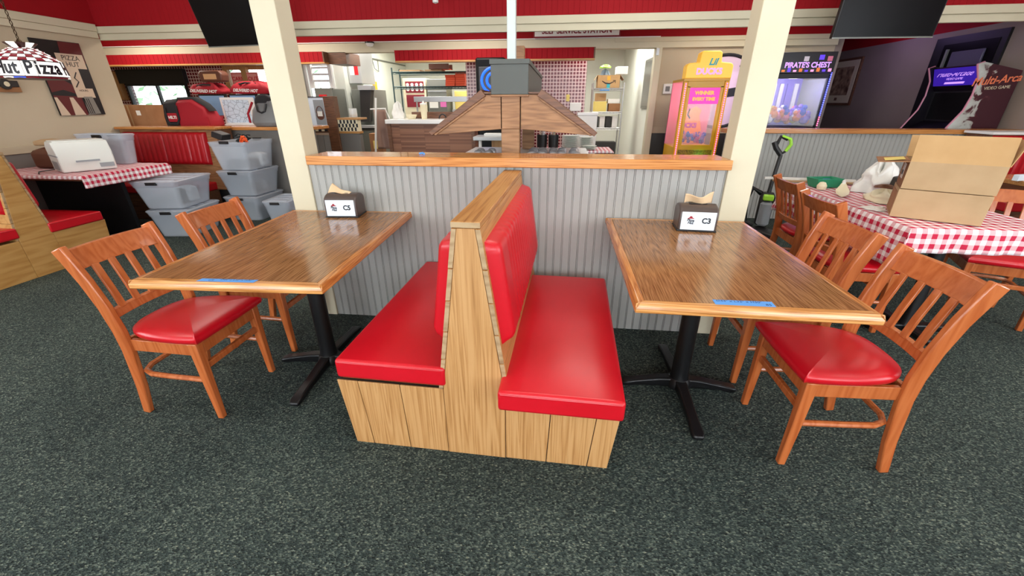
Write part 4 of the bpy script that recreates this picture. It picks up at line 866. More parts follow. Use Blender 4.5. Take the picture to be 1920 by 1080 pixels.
def delivery_bag(label, c, w, d, h, seed, words, rz=0):
    rnd = random.Random(seed); ph = [rnd.uniform(0, 6) for _ in range(6)]
    t = thing('delivery_bag', label, 'bag', c, rz)
    rings = []
    for k, z in ((.9, 0), (1, .02), (1.0, h*.45), (.8, h*.85), (.35, h), (.05, h*.97)):
        rings.append([((w*k+.02*math.sin(3*a+ph[0]))*math.copysign(abs(math.cos(a))**.6, math.cos(a)), (d*k+.015*math.sin(4*a+ph[1]))*math.copysign(abs(math.sin(a))**.6, math.sin(a)), z+(.02*math.sin(3*a+ph[2])+.02*math.sin(7*a+ph[3]) if z > .03 else 0)) for a in [2*math.pi*i/28 for i in range(28)]])
    b = MB().loft(rings).build('body', 'red_fabric', t, ang=75); text('lettering', words, .055, 'white', b, (0, -d-.022, h*.28), (84, 2, 0), shear=.3, bold=.0015)
    MB().tube([(-w*.5, -d*.5, h*.9), (-w*.1, -d*.7, h*1.02), (w*.4, -d*.6, h*.95)], .012, 6).build('strap', 'charcoal_fabric', t)
delivery_bag('crumpled red delivery bag with white lettering, left on the screens', (-5.22, 3.77, 1.515), .27, .13, .12, 1, 'DELIVERED HOT', 3)
delivery_bag('crumpled red delivery bag with white lettering, right on the screens', (-4.52, 3.77, 1.513), .33, .15, .14, 5, 'DELIVERED HOT', -5)
t = thing('carry_pouch', 'open dark pouch with tan lining on top of the red bags', 'bag', (-5.10, 3.77, 1.675)); MB().loft([[(x*w, y*.08, z) for x, y in ((-1, -1), (1, -1), (1, 1), (-1, 1))] for z, w in ((0, .17), (.10, .19), (.15, .14))]).build('body', 'leather_brown', t, .02); B(-.10, .10, -.084, -.078, .03, .10).build('lining', 'skin_tan', t, .003)
def carry_sign():
    t = thing('carry_out_sign', 'pale red carry-out sign in the wood framed window', 'sign', (-5.90, 5.5, 1.60)); B(-.27, .27, 0, .012, 0, .31).build('board', 'sign_pink', t, .01); 
    for a in ((-.25, .25, .285, .292), (-.25, .25, .018, .025), (-.25, -.243, .018, .292), (.243, .25, .018, .292)): B(a[0], a[1], -.002, 0, a[2], a[3]).build('border', 'red_bright', t)
    text('lettering', 'CARRY-OUT', .092, 'red_bright', t, (0, -.002, .20), (90, 0, 0), bold=.002); text('lettering', 'ORDERS', .05, 'red_bright', t, (0.06, -.002, .10), (90, 0, 0), bold=.001)
    s = thing('window_sticker', 'small red rounded sticker on the drive-through window', 'sticker', (-8.08, 5.553, 1.12)); B(-.09, .09, 0, .005, 0, .06).build('oval', 'red_bright', s, .02)
    st('window_bracket', B(-5.95, -5.85, 5.495, 5.58, 1.55, 2.0), 'oak_booth_z')
mat('sign_pink', S(240, 160, 150), .6); carry_sign()
# ---- kitchen counter with butcher-block front
def kitchen_counter():
    t = thing('kitchen_counter', 'kitchen counter with a brown butcher block front and white top', 'counter', (0, 0, 0)); B(-2.86, -1.42, 4.6, 5.2, 0, 1.07).build('body', 'butcher_block', t); B(-2.88, -2.82, 4.585, 4.6, 0, 1.07).build('corner_trim', 'dark_wood', t); B(-1.46, -1.40, 4.585, 4.6, 0, 1.07).build('corner_trim', 'dark_wood', t); B(-2.90, -1.38, 4.56, 5.22, 1.07, 1.135).build('worktop', 'white_gloss', t, .004); B(-2.6, -1.45, 5.05, 5.2, 1.135, 1.24).build('back_ledge', 'dark_wood', t, .003)
kitchen_counter()
o = MB().lathe([(.055, 0), (.06, .005), (.09, .06), (.092, .068), (.084, .064), (.052, .01)], (-2.51, 4.78, 1.136), 18).build('bowl', 'ivory'); tag(o, 'small ivory bowl on the white kitchen worktop', 'bowl')
t = thing('tall_cup', 'tall cream plastic cup with lid on the kitchen worktop', 'cup', (-2.29, 4.78, 1.136)); MB().lathe([(.038, 0), (.045, .01), (.055, .16), (.056, .22)], seg=16).build('body', 'ivory', t); MB().lathe([(.058, .22), (.058, .24), (.02, .25), (.008, .28)], seg=16).build('lid', 'white', t)
crumple('plastic_bag', 'clear crumpled bag on the left end of the kitchen worktop', 'bag', (-2.76, 4.86, 1.136), .10, .08, .22, 'white', 12)
o = MB().tube([(-1.98+.06*math.cos(a), 4.80, 1.140+.07*math.sin(a)) for a in [k*math.pi/10 for k in range(11)]], .012, 6).build('handle_ring', 'black_plastic'); tag(o, 'black arched handle on the kitchen worktop', 'handle')
o = MB().tube([(-3.24, 4.62, .0), (-3.04, 4.64, 1.46)], .018, 8).build('mop_pole', 'white'); tag(o, 'white pole leaning beside the kitchen counter', 'pole')
def apron():
    def fn(u, v): return (-3.14+.22*u+.04*(1-v)*u, 4.70+.02*math.sin(u*9+v*2), .66+.62*v)
    o = MB().grid(fn, 14, 16).build('hanging_cloth', 'apron_pink', None, solid=.004, ang=80); tag(o, 'brownish cloth hanging off the left end of the kitchen counter', 'cloth')
    t = thing('drying_rail', 'thin white rail holding the brown cloth', 'rail', (-3.06, 4.735, 1.29)); MB().tube([(-.14, 0, 0), (.13, 0, .01)], .012, 6).build('bar', 'white', t); MB().tube([(.12, 0, 0), (.18, .0, -.155)], .01, 6).build('bracket', 'white', t)
mat('apron_pink', S(150, 118, 104), .6); apron()
def wire_rack(label, x0, x1, y0, y1, zs, m, top, wires=10, name='wire_rack'):
    t = thing(name, label, 'shelf', ((x0+x1)/2, (y0+y1)/2, 0)); a, b = (x1-x0)/2, (y1-y0)/2
    for sx in (-1, 1):
        for sy in (-1, 1): MB().lathe([(.014, 0), (.014, top)], (sx*a, sy*b, 0), 8).build('post', m, t)
    for z in zs:
        s = MB()
        for sy in (-1, 1): s.tube([(-a, sy*b, z), (a, sy*b, z)], .008, 6); s.tube([(-a, sy*b, z-.03), (a, sy*b, z-.03)], .006, 6)
        for sx in (-1, 1): s.tube([(sx*a, -b, z), (sx*a, b, z)], .008, 6)
        for i in range(wires): s.tube([(-a, -b+2*b*(i+.5)/wires, z), (a, -b+2*b*(i+.5)/wires, z)], .003, 4)
        n = int(2*a/.06)
        for i in range(n): s.tube([(-a+2*a*i/n, -b, z-.03), (-a+2*a*(i+1)/n, -b, z)], .003, 4)
        s.build('wire_shelf', m, t)
    return t
wire_rack('dark green wire rack with flat pizza boxes in the kitchen', -3.18, -1.76, 5.85, 6.25, (.9, 1.66, 1.905), 'rack_green', 1.98)
for k, (x, n) in enumerate(((-2.09, 5), (-1.90, 6))):
    for i in range(n):
        o = B(-.09, .09, -.13, .13, .001, .036).build('pizza_box', 'pizza_box', None, .002, loc=(x, 6.03, 1.668+i*.037), rot=(0, 0, R((i*37 % 7)-3)))
        tag(o, 'orange pizza carton, %s from the shelf in the %s stack' % (('first', 'second', 'third', 'fourth', 'fifth', 'sixth')[i], ('lower left', 'taller right')[k]), 'pizza box', 'orange pizza cartons on the wire rack')
for i, (x, w, lab) in enumerate(((-2.85, .2, 'flat tan carton on the left of the rack top'), (-2.40, .16, 'tan tray on the middle of the rack top'))):
    o = B(-w, w, -.14, .14, 0, .03).build('flat_carton', 'kraft', None, .002, loc=(x, 6.03, 1.915)); tag(o, lab, 'carton')
t = thing('bread_tray', 'reddish slatted tray on the right of the rack top', 'tray', (-2.28, 6.0, 1.948)); B(-.17, .17, -.13, .13, .0, .012).build('base', 'pizza_box', t); B(-.19, .19, -.14, -.125, .0, .09).build('front_slat', 'leather_brown', t, .004); B(-.19, .19, .125, .14, .0, .09).build('rear_slat', 'leather_brown', t, .004)
def kitchen_back():
    t = thing('menu_cabinet', 'beige cabinet with a dotted dark red front behind the wire rack', 'cabinet', (-3.15, 7.0, 0)); B(-.26, .24, 0, .5, 0, 1.86).build('body', 'ivory', t, .006)
    p = B(-.20, .20, -.01, 0, 1.58, 1.80).build('red_panel', 'lamp_red_flat', t); p2 = B(-.20, .20, -.01, 0, 1.3, 1.54).build('red_panel', 'lamp_red_flat', t)
    for j in range(2):
        for i in range(4): MB().lathe([(.001, 0), (.034, 0), (.034, .004), (.001, .004)], seg=12).xf(Matrix.Translation((-.15+i*.1, -.011, 1.645+j*.09)) @ Matrix.Rotation(R(90), 4, 'X')).build('white_dot', 'paper', p)
    t = thing('steel_cabinet', 'grey steel cabinet next to the dotted cabinet', 'cabinet', (-2.66, 7.0, 0)); B(-.22, .20, 0, .5, 0, 1.84).build('body', 'steel_dark', t, .006); B(-.19, .0, -.006, 0, 1.28, 1.5).build('notice', 'paper', t); B(.05, .18, -.006, 0, 1.3, 1.42).build('notice', 'pink', t); B(-.2, .2, -.012, 0, 1.6, 1.62).build('handle', 'steel', t)
    t = thing('prep_table', 'long steel prep table under the wire rack', 'table', (-2.4, 6.6, 0)); B(-.75, .75, -.25, .25, .92, .96).build('top', 'steel', t, .004); B(-.62, .72, -.12, .1, 1.40, 1.50).build('heat_shelf', 'steel', t, .004)
    for x in (-.6, .7): MB().tube([(x, 0, .96), (x, 0, 1.40)], .018, 8).build('shelf_post', 'steel', t)
    for x in (-.7, .7):
        for y in (-.2, .2): MB().tube([(x, y, 0), (x, y, .92)], .02, 8).build('leg', 'steel', t)
    t = thing('warming_unit', 'cream and steel warming unit behind the wire rack', 'appliance', (-1.93, 7.2, 0)); B(-.45, .4, 0, .5, 0, 1.18).build('body', 'ivory', t, .01); B(-.47, .42, -.03, .5, 1.18, 1.25).build('lid_edge', 'steel', t, .004); B(-.42, .38, .05, .5, 1.25, 1.62).build('hood', 'yellow_paper', t, .01)
    t = thing('pizza_oven', 'steel conveyor oven with a dark open end in the kitchen', 'oven', (-3.72, 5.55, 0)); B(-.24, .14, .15, .9, .35, 1.62).build('body', 'steel_dark', t, .01)
    MB().prism([(-.06, 1.06), (.10, 1.06), (.22, 1.60), (.0, 1.60)], 'y', .0, .14).build('dark_chute', 'dark_gray', t, .004); B(-.02, .24, -.03, .16, 1.60, 1.68).build('control_top', 'steel', t, .004); B(-.24, .2, -.06, .16, .95, 1.0).build('landing_tray', 'steel', t, .004); B(-.23, .2, .0, .15, .0, .93).build('lower_body', 'steel_dark', t, .004)
    t = thing('extractor_hood', 'steel hood box with red and white notices above the oven', 'hood', (-3.86, 5.75, 1.72)); B(-.13, .12, 0, .6, 0, .56).build('duct', 'steel', t, .004); B(-.24, -.13, .05, .6, .04, .40).build('side_duct', 'steel_dark', t); B(-.09, -.01, -.004, 0, .14, .38).build('notice', 'paper', t); B(.0, .07, -.004, 0, .14, .34).build('notice', 'red_bright', t)
    t = thing('upright_fridge', 'steel fridge with a red calendar and a white shelf frame above', 'fridge', (-4.10, 4.98, 0)); B(-.19, .13, .03, .5, 0, 1.62).build('body', 'steel_dark', t, .008); B(-.12, .02, .022, .03, 1.28, 1.52).build('calendar', 'red_bright', t); B(-.07, .015, .018, .022, 1.29, 1.49).build('calendar_page', 'paper', t); B(.05, .09, .024, .03, 1.38, 1.46).build('note', 'paper', t)
    for x in (-.22, .14): B(x-.03, x+.03, .03, .09, 1.62, 2.0).build('frame_post', 'white', t)
    for z in (1.72, 1.82, 1.92): B(-.2, .12, .05, .07, z, z+.03).build('frame_slat', 'white', t)
    t = thing('stock_box', 'tan printed carton on a crate below the oven', 'box', (-3.35, 5.2, .52), 6); B(-.11, .11, -.1, .1, 0, .36).build('body', 'kraft_dark', t, .003); B(-.05, .08, -.102, -.1, .10, .24).build('print', 'yellow_paper', t)
    t = thing('crate', 'dark crate under the tan printed carton', 'crate', (-3.35, 5.2, 0)); B(-.16, .16, -.14, .14, 0, .518).build('body', 'dark_gray', t, .004); B(-.17, .17, -.15, .15, .46, .50).build('rim', 'black_plastic', t)
    t = thing('wall_conduit', 'thin grey conduit along the white kitchen wall', 'conduit', (0, 0, 0)); MB().tube([(-3.985, 5.8, 2.22), (-3.985, 8.9, 2.24)], .015, 6).build('pipe', 'steel_dark', t); MB().tube([(-3.98, 6.9, 2.22), (-3.97, 6.95, 2.05), (-3.97, 7.15, 2.0), (-3.98, 7.2, 2.22)], .008, 6).build('cable_loop', 'steel_dark', t)
    o = B(0, .02, -.1, .1, 0, .22).build('wall_clock', 'yellow', None, .02, loc=(-3.998, 6.9, 1.58)); tag(o, 'yellow and black gadget hung on the white kitchen wall', 'gadget')
mat('lamp_red_flat', S(130, 24, 40), .5); kitchen_back()
# ---- behind the salad bar: plates and cutlery
ORD = ['', 'second', 'third', 'fourth', 'fifth', 'sixth', 'seventh', 'eighth', 'ninth', 'tenth', 'eleventh', 'twelfth', 'thirteenth', 'fourteenth']
def plate_table():
    t = thing('side_table', 'narrow gingham topped table with the plates behind the salad bar', 'table', (.19, 4.0, 0)); B(-.55, .55, -.28, .28, .725, .752).build('tabletop', 'dark_wood', t)
    for x in (-.5, .5):
        for y in (-.24, .24): MB().tube([(x, y, 0), (x, y, .725)], .016, 8).build('leg', 'black_metal', t)
    c = cloth('tablecloth', None, -.365, .745, 3.715, 4.285, .757, .03, .03, .03, .03, seed=8, flare=.004); tag(c, 'red gingham cloth under the plates behind the salad bar', 'tablecloth')
    def stack(x, y, r, n, dz, lab, nm='plate', cat='plate'):
        prof = [(r*.55, 0), (r*.6, .002), (r, .014), (r, .017), (r*.6, .006), (.01, .005)]
        for i in range(n):
            o = MB().lathe(prof, seg=24).build(nm, 'plate', None, loc=(x, y, .761+i*dz)); tag(o, lab+', '+('topmost' if i == n-1 else 'undermost' if i == 0 else ORD[n-1-i]+' from the top'), cat, lab)
    stack(.145, 3.88, .128, 14, .0135, 'pale green plate in the big stack'); stack(.38, 4.08, .11, 11, .014, 'white plate in the stack near the doorway'); stack(.42, 3.83, .105, 3, .02, 'white dish in the low front stack', 'dish', 'dish')
    for x, lab in ((-.265, 'black cutlery cup on the left behind the salad bar'), (-.10, 'black cutlery cup on the right behind the salad bar')):
        m = thing('cutlery_cup', lab, 'cup', (x, 3.85, .761)); MB().lathe([(.06, 0), (.07, .005), (.074, .2), (.068, .2), (.06, .01)], seg=18).build('cup', 'black_plastic', m)
        rnd = random.Random(int(x*1000))
        for i in range(9): a = rnd.uniform(0, 6.28); q = rnd.uniform(.01, .04); MB().tube([(q*.4*math.cos(a), q*.4*math.sin(a), .02), (q*1.4*math.cos(a), q*1.4*math.sin(a), .255+rnd.uniform(0, .03))], .005, 5).build('utensil', ('steel', 'kraft', 'chrome')[i % 3], m)
plate_table()
mat('display_black', S(6, 6, 8), .4, spec=.15)
t = thing('drink_display', 'black cabinet with glowing blue arcs behind the canopy', 'display', (-1.08, 4.2, 0)); B(-.20, .24, .0, .4, 0, 1.98).build('body', 'display_black', t, .03); B(-.15, .20, -.01, .0, 1.46, 1.86).build('window', 'marquee_black', t, .02)
for r in (.10, .165): MB().tube([(.09+r*-math.cos(a)*1.2, -.016, 1.68+r*1.05*math.sin(a)) for a in [(-.42+.84*k/14)*math.pi for k in range(15)]], .018, 8).build('blue_arc', 'neon_blue', t)
t = thing('steel_stand', 'steel topped stand left of the canopy post', 'stand', (-.86, 3.0, 0)); B(-.22, .25, -.15, .2, .955, 1.0).build('top', 'steel', t, .004)
for x in (-.14, .2): MB().tube([(x, -.1, 0), (x, -.1, .955)], .02, 8).build('leg', 'white', t)
B(-.02, .2, .05, .08, .2, .955).build('back_panel', 'oak_booth_z', t); B(-.10, .12, -.05, .1, 1.0, 1.03).build('tray', 'white', t, .004)
t = thing('wooden_post', 'short wooden post of the self service station', 'post', (-.43, 3.6, 0)); B(-.06, .06, -.06, .06, 0, 1.12).build('shaft', 'canopy_wood', t, .004); B(-.075, .075, -.075, .075, 1.12, 1.14).build('cap', 'dark_wood', t)
t = thing('white_cooler', 'plain white cooler box behind the plates', 'cooler', (.42, 4.6, 0)); B(-.16, .14, -.05, .2, 0, 1.20).build('body', 'white', t, .01); B(-.17, .15, -.06, .21, 1.20, 1.24).build('lid', 'white_gloss', t, .006)
o = B(-.10, .10, -.01, .01, 0, .14).build('bin_top', 'white', None, .02, loc=(.24, 5.55, 1.24)); tag(o, 'small white box on the red tile partition', 'box')
o = B(-.03, .03, -.006, 0, 0, .11).build('switch_plate', 'yellow_paper', None, .004, loc=(.10, 5.598, 1.40)); tag(o, 'pale yellow switch plate on the red tiles', 'switch')
def self_sign():
    t = thing('station_sign', 'white self service station sign with dark red border', 'sign', (.17, 4.68, 2.28)); B(-.64, .64, 0, .02, -.012, .22).build('border', 'lamp_red_flat', t, .003); B(-.62, .62, -.004, 0, .004, .205).build('board', 'white', t); text('lettering', 'SELF SERVICE STATION', .10, 'lamp_red_flat', t, (0, -.005, .068), (90, 0, 0), bold=.003)
self_sign()
t = thing('dome_fixture', 'small white dome under the cream beam', 'dome', (-3.05, 4.70, 2.24)); MB().lathe([(.002, -.05), (.04, -.042), (.06, -.02), (.064, .0)], seg=18).build('dome', 'white_gloss', t); MB().lathe([(.07, 0), (.07, .02), (.02, .022)], seg=18).build('ring', 'black_plastic', t); B(-.02, .02, 0, .06, .0, .02).build('bracket', 'black_plastic', t)
t = thing('spot_lamp', 'small white spot lamp hanging in front of the red boarding', 'lamp', (-1.36, 2.55, 2.33)); MB().lathe([(.002, .0), (.03, .01), (.035, .08), (.02, .10)], seg=14).build('head', 'white_gloss', t); MB().tube([(0, 0, .09), (0, 0, .665)], .008, 6).build('stem', 'white', t)
# ---- through the doorway
def doorway():
    wire_rack('chrome wire shelf seen through the kitchen doorway', .58, 1.15, 6.3, 6.7, (.35, .92, 1.21, 1.62), 'steel', 1.72, 6, 'wire_shelf_unit')
    t = thing('carton', 'open tan carton with a curved arrow print on the wire shelf', 'box', (.86, 6.5, 1.63)); w, d, h = .21, .15, .22
    B(-w, w, -d, -d+.004, 0, h).build('front_wall', 'kraft_inside', t); B(-w, w, d-.004, d, 0, h).build('back_wall', 'kraft', t); B(-w, -w+.004, -d, d, 0, h).build('side_wall', 'kraft', t); B(w-.004, w, -d, d, 0, h).build('side_wall', 'kraft', t); B(-w, w, -d, d, 0, .004).build('bottom', 'kraft', t)
    B(0, .11, -d, d, -.004, 0, M=Matrix.Translation((w, 0, h)) @ Matrix.Rotation(R(50), 4, 'Y')).build('side_flap', 'kraft_dark', t); B(-.10, 0, -d, d, -.004, 0, M=Matrix.Translation((-w, 0, h)) @ Matrix.Rotation(R(-55), 4, 'Y')).build('side_flap', 'kraft', t)
    MB().tube([(-.12, -d-.002, .12), (-.06, -d-.002, .085), (.02, -d-.002, .075), (.12, -d-.002, .12)], [.006, .011, .011, .004], 6).build('arrow_print', 'ink', t); MB().tube([(.08, -d-.002, .128), (.128, -d-.002, .128), (.125, -d-.002, .085)], .005, 5).build('arrow_head', 'ink', t); B(-.03, .03, -d-.002, -d, .13, .2).build('label', 'yellow', t); B(-.03, .03, -d-.003, -d, .0, .07).build('tape_label', 'teal', t)
    def itm(nm, lab, cat, x0, x1, z0, z1, m, y0=6.36, y1=6.6): o = B(x0, x1, y0, y1, z0, z1).build(nm, m, None, .006); tag(o, lab, cat)
    crumple('folded_cloth', 'grey and green rags piled in the open tan carton', 'cloth', (.80, 6.5, 1.64), .13, .10, .26, 'rag_gray', 4); itm('paper_box', 'white flat box on top of the tan carton', 'box', .99, 1.20, 1.86, 1.99, 'white'); crumple('folded_cloth', 'lime rag hanging over the pile in the doorway', 'cloth', (.80, 6.5, 1.975), .10, .06, .05, 'lime', 6)
    itm('blue_tray', 'bright blue tray on the upper wire shelf', 'tray', .70, .88, 1.58, 1.60, 'tape_blue', 6.24, 6.28); itm('stock_carton', 'brown carton on the lower right of the wire shelf', 'box', .90, 1.12, 1.215, 1.36, 'kraft_dark'); itm('stock_carton', 'white topped carton on the middle of the wire shelf', 'box', .88, 1.10, 1.365, 1.44, 'paper'); itm('stock_carton', 'pale carton on the left of the wire shelf', 'box', .62, .86, 1.215, 1.40, 'yellow_paper'); itm('stock_carton', 'tan carton up on the left of the wire shelf', 'box', .64, .84, 1.405, 1.54, 'kraft_inside')
    for i in range(4): itm('bottle_crate', ('black bottle crate %s on the low wire shelf' % ('far left', 'second from left', 'third from left', 'far right')[i]), 'crate', .63+i*.12, .73+i*.12, .925, 1.13, ('black_plastic', 'white', 'dark_gray', 'white')[i])
    itm('stock_carton', 'dark box on the bottom wire shelf', 'box', .64, 1.1, .36, .66, 'dark_gray')
    t = thing('notice_board', 'steel framed notice board on the white doorway wall', 'board', (1.45, 5.47, 1.28)); B(-.02, 0, -.47, .47, 0, .77).build('frame', 'steel_dark', t, .004); B(-.024, -.02, -.43, .43, .04, .73).build('panel', 'chrome_soft', t)
    t = thing('strip_lamp', 'bright fluorescent strip behind the kitchen doorway', 'lamp', (.55, 7.3, 2.36)); B(-.3, .3, -.1, .1, .05, .24).build('housing', 'white', t, .01); B(-.28, .28, -.09, .09, .03, .05).build('tube', 'tube_white', t)
    st('trim_12', B(1.36, 1.40, 4.70, 4.74, 2.02, 2.11), 'steel')
mat('rag_gray', S(120, 136, 150), .9); mat('chrome_soft', S(150, 152, 150), .3, .8); doorway()
t = thing('thermostat', 'white square thermostat on the beige far wall', 'thermostat', (1.61, 4.798, 1.50)); B(-.065, .065, -.02, 0, 0, .14).build('housing', 'white', t, .006); B(-.032, .032, -.023, -.02, .035, .105).build('screen', 'mid_gray', t)
# ================================================================== arcade corner
def led_strip(parent, p, q, n, mats, r=.011):
    p, q = Vector(p), Vector(q); k = len(mats)
    for s, m in enumerate(mats):
        mb = MB()
        for i in range(n*s//k, n*(s+1)//k):
            c = p.lerp(q, (i+.5)/n); mb.lathe([(.002, -r), (r*.8, -r*.6), (r, 0), (r*.8, r*.6), (.002, r)], c, 6)
        o = mb.build('led_strip', m, parent); o['kind'] = 'stuff'
def toys(parent, x0, x1, y0, y1, z0, h, n, seed, mats, r0=.03, r1=.055):
    rnd = random.Random(seed)
    for m in mats:
        mb = MB()
        for i in range(n//len(mats)):
            r = rnd.uniform(r0, r1); c = (rnd.uniform(x0+r, x1-r), rnd.uniform(y0+r, y1-r), z0+rnd.uniform(r, h))
            mb.lathe([(.003, -r), (r*.7, -r*.7), (r, 0), (r*.7, r*.7), (.003, r)], c, 9); mb.lathe([(.003, -r*.6), (r*.45, -r*.4), (r*.6, 0), (r*.4, r*.45), (.003, r*.6)], (c[0]+rnd.uniform(-r, r)*.6, c[1]-r*.3, c[2]+r*1.1), 8)
        o = mb.build('plush_prizes', m, parent); o['kind'] = 'stuff'
def glow(name, loc, e, col, r=.05):
    l = bpy.data.lights.new(name, 'POINT'); l.energy = e; l.color = col; l.shadow_soft_size = r; o = bpy.data.objects.new(name, l); C.objects.link(o); o.location = loc
def ducks():
    t = thing('claw_machine', 'yellow duck prize machine with glowing light strips', 'arcade machine', (1.91, 3.9, 0)); w = .295; d = .62
    B(-w, w, .03, d, 0, .80).build('lower_cabinet', 'yellow', t, .01); B(-w, -w+.06, 0, .06, 0, 1.64).build('corner_post', 'yellow', t, .008); B(w-.06, w, 0, .06, 0, 1.64).build('corner_post', 'yellow', t, .008); B(-w, w, d-.03, d, .80, 1.64).build('back_panel', 'plush_pink', t); B(-w, -w+.008, .06, d, .80, 1.64).build('side_glass', 'glass', t); B(w-.008, w, .06, d, .80, 1.64).build('side_glass', 'glass', t)
    B(-w+.06, w-.06, .01, .05, .76, .83).build('door_rail', 'yellow', t, .004); B(-w+.06, -w+.10, .01, .05, .83, 1.58).build('door_stile', 'yellow', t, .004); B(w-.10, w-.06, .01, .05, .83, 1.58).build('door_stile', 'yellow', t, .004); B(-w+.06, w-.06, .01, .05, 1.56, 1.64).build('door_rail', 'yellow', t, .004); B(-w+.10, w-.10, .02, .026, .83, 1.36).build('door_glass', 'glass', t)
    b = B(-w+.09, w-.09, .012, .03, 1.36, 1.56).build('winner_banner', 'magenta_glow', t); text('lettering', 'WINNER', .062, 'marquee_yellow', b, (0, .010, 1.495), (90, 0, 0), bold=.003); text('lettering', 'EVERY TIME', .056, 'marquee_yellow', b, (0, .010, 1.42), (90, 0, 0), bold=.003)
    B(-w, w, .0, d, 1.64, 1.67).build('top_board', 'yellow', t)
    mq = MB().prism([(-w, 1.67), (w, 1.67), (w, 1.82), (w-.03, 1.85), (.14, 1.86), (.13, 1.97), (.10, 1.99), (-.10, 1.99), (-.13, 1.97), (-.14, 1.86), (-w+.03, 1.85), (-w, 1.82)], 'y', -.02, .14).build('marquee', 'marquee_yellow', t, .01); text('lettering', 'DUCKS', .10, 'marquee_pink', mq, (0, -.022, 1.75), (90, 0, 0), bold=.006); text('lettering', "Lil", .11, 'teal', mq, (.03, -.022, 1.86), (90, 0, 0), shear=.3, bold=.004)
    led_strip(t, (-w+.03, -.006, .1), (-w+.03, -.006, 1.62), 54, ['led_warm', 'led_pink', 'led_pink'], .010); led_strip(t, (w-.03, -.006, .1), (w-.03, -.006, 1.62), 54, ['led_warm', 'led_pink', 'led_pink'], .010)
    B(-w+.06, w-.06, .02, .03, .1, .76).build('front_panel', 'glitter_gold', t); B(-.12, .13, .012, .03, .42, .62).build('prize_door', 'yellow', t, .006); MB().lathe([(.002, 0), (.03, .004), (.02, .02)], seg=12).xf(Matrix.Translation((.07, .02, .66)) @ Matrix.Rotation(R(90), 4, 'X')).build('lit_button', 'teal_glow', t)
    s = MB().prism([(-.17, .83), (.12, .83), (.14, 1.0), (.08, 1.2), (.10, 1.28), (.02, 1.33), (-.08, 1.28), (-.17, 1.2)], 'y', .34, .36).build('backdrop', 'marquee_orange', t); text('lettering', 'DUCKS', .085, 'magenta', s, (-.08, .338, 1.07), (90, 0, 0), bold=.006)
    MB().tube([(-.09, .25, 1.3), (-.11, .25, 1.22), (-.07, .25, 1.17)], .012, 6).build('claw', 'black_plastic', t); B(-w+.1, -w+.15, .3, .35, 1.1, 1.16).build('claw_box', 'paper', t)
    toys(t, -.19, .19, .08, .33, .83, .13, 60, 4, ['purple', 'plush_pink', 'blue', 'plush_violet', 'magenta'], .018, .032)
    glow('claw_machine_lamp', (1.91, 4.1, 1.5), 5, (1, .75, .9)); glow('claw_machine_lamp', (1.98, 3.86, .66), .5, (.1, .9, .8), .02)
noisy('glitter_gold', S(190, 140, 30), S(110, 80, 20), .35, 60); ducks()
def pirate():
    t = thing('claw_machine', 'black pirate themed claw machine with blue light strip', 'arcade machine', (3.10, 3.9, 0)); w = .34; d = .7
    B(-w, w, .02, d, 0, 1.07).build('lower_cabinet', 'black_plastic', t, .01); B(-w, w, d-.03, d, 1.07, 1.70).build('back_panel', 'marquee_violet_soft', t)
    for s in (-1, 1): B(s*w-.03 if s > 0 else -w, w if s > 0 else -w+.03, .0, .05, 1.07, 1.70).build('corner_post', 'black_plastic', t, .004)
    B(-w, w, 0, .05, 1.66, 1.72).build('window_head', 'black_plastic', t, .004); B(-w+.03, w-.03, .02, .026, 1.09, 1.66).build('front_glass', 'glass', t); B(-w, -w+.006, .05, d, 1.07, 1.66).build('side_glass', 'glass', t); B(w-.006, w, .05, d, 1.07, 1.66).build('side_glass', 'glass', t)
    m = B(-w, w, -.02, d, 1.72, 1.96).build('marquee', 'marquee_black', t, .006); text('lettering', "PIRATE'S CHEST", .085, 'marquee_text', m, (.01, -.022, 1.81), (90, 0, 0), bold=.003, sx=.92)
    rnd = random.Random(8)
    for i in range(9): B(-w+.05+i*.07, -w+.09+i*.07, -.0225, -.02, 1.735, 1.765+rnd.uniform(-.01, .015)).build('marquee_gem', ('marquee_orange', 'marquee_violet', 'marquee_pink')[i % 3], m, .004)
    for x, z, c in ((.16, 1.895, 'marquee_violet'), (.26, 1.88, 'plush_pink'), (-.02, 1.88, 'plush_white')): B(x-.03, x+.03, -.0225, -.02, z-.025, z+.03).build('marquee_card', c, m, .003)
    for i in range(6):
        x = -.26+i*.1; B(x, x+.05, d-.06, d-.035, 1.15, 1.62).build('backdrop_strip', ('plush_white', 'marquee_violet_soft', 'paper')[i % 3], t)
    led_strip(t, (w-.01, -.012, 1.08), (w-.01, -.012, 1.94), 34, ['led_pink', 'led_blue', 'led_blue', 'led_blue', 'led_blue', 'led_blue'], .009)
    toys(t, -w+.03, w-.03, .06, .5, 1.09, .17, 70, 2, ['plush_violet', 'plush_pink', 'plush_orange', 'plush_white', 'plush_yellow', 'purple', 'blue'], .035, .065)
    glow('claw_machine_lamp', (3.10, 4.15, 1.6), 9, (.75, .70, 1)); glow('light_strip_glow', (3.50, 3.84, 1.5), 2.2, (.25, .2, 1), .1)
mat('marquee_violet_soft', S(130, 110, 200), .5); pirate()
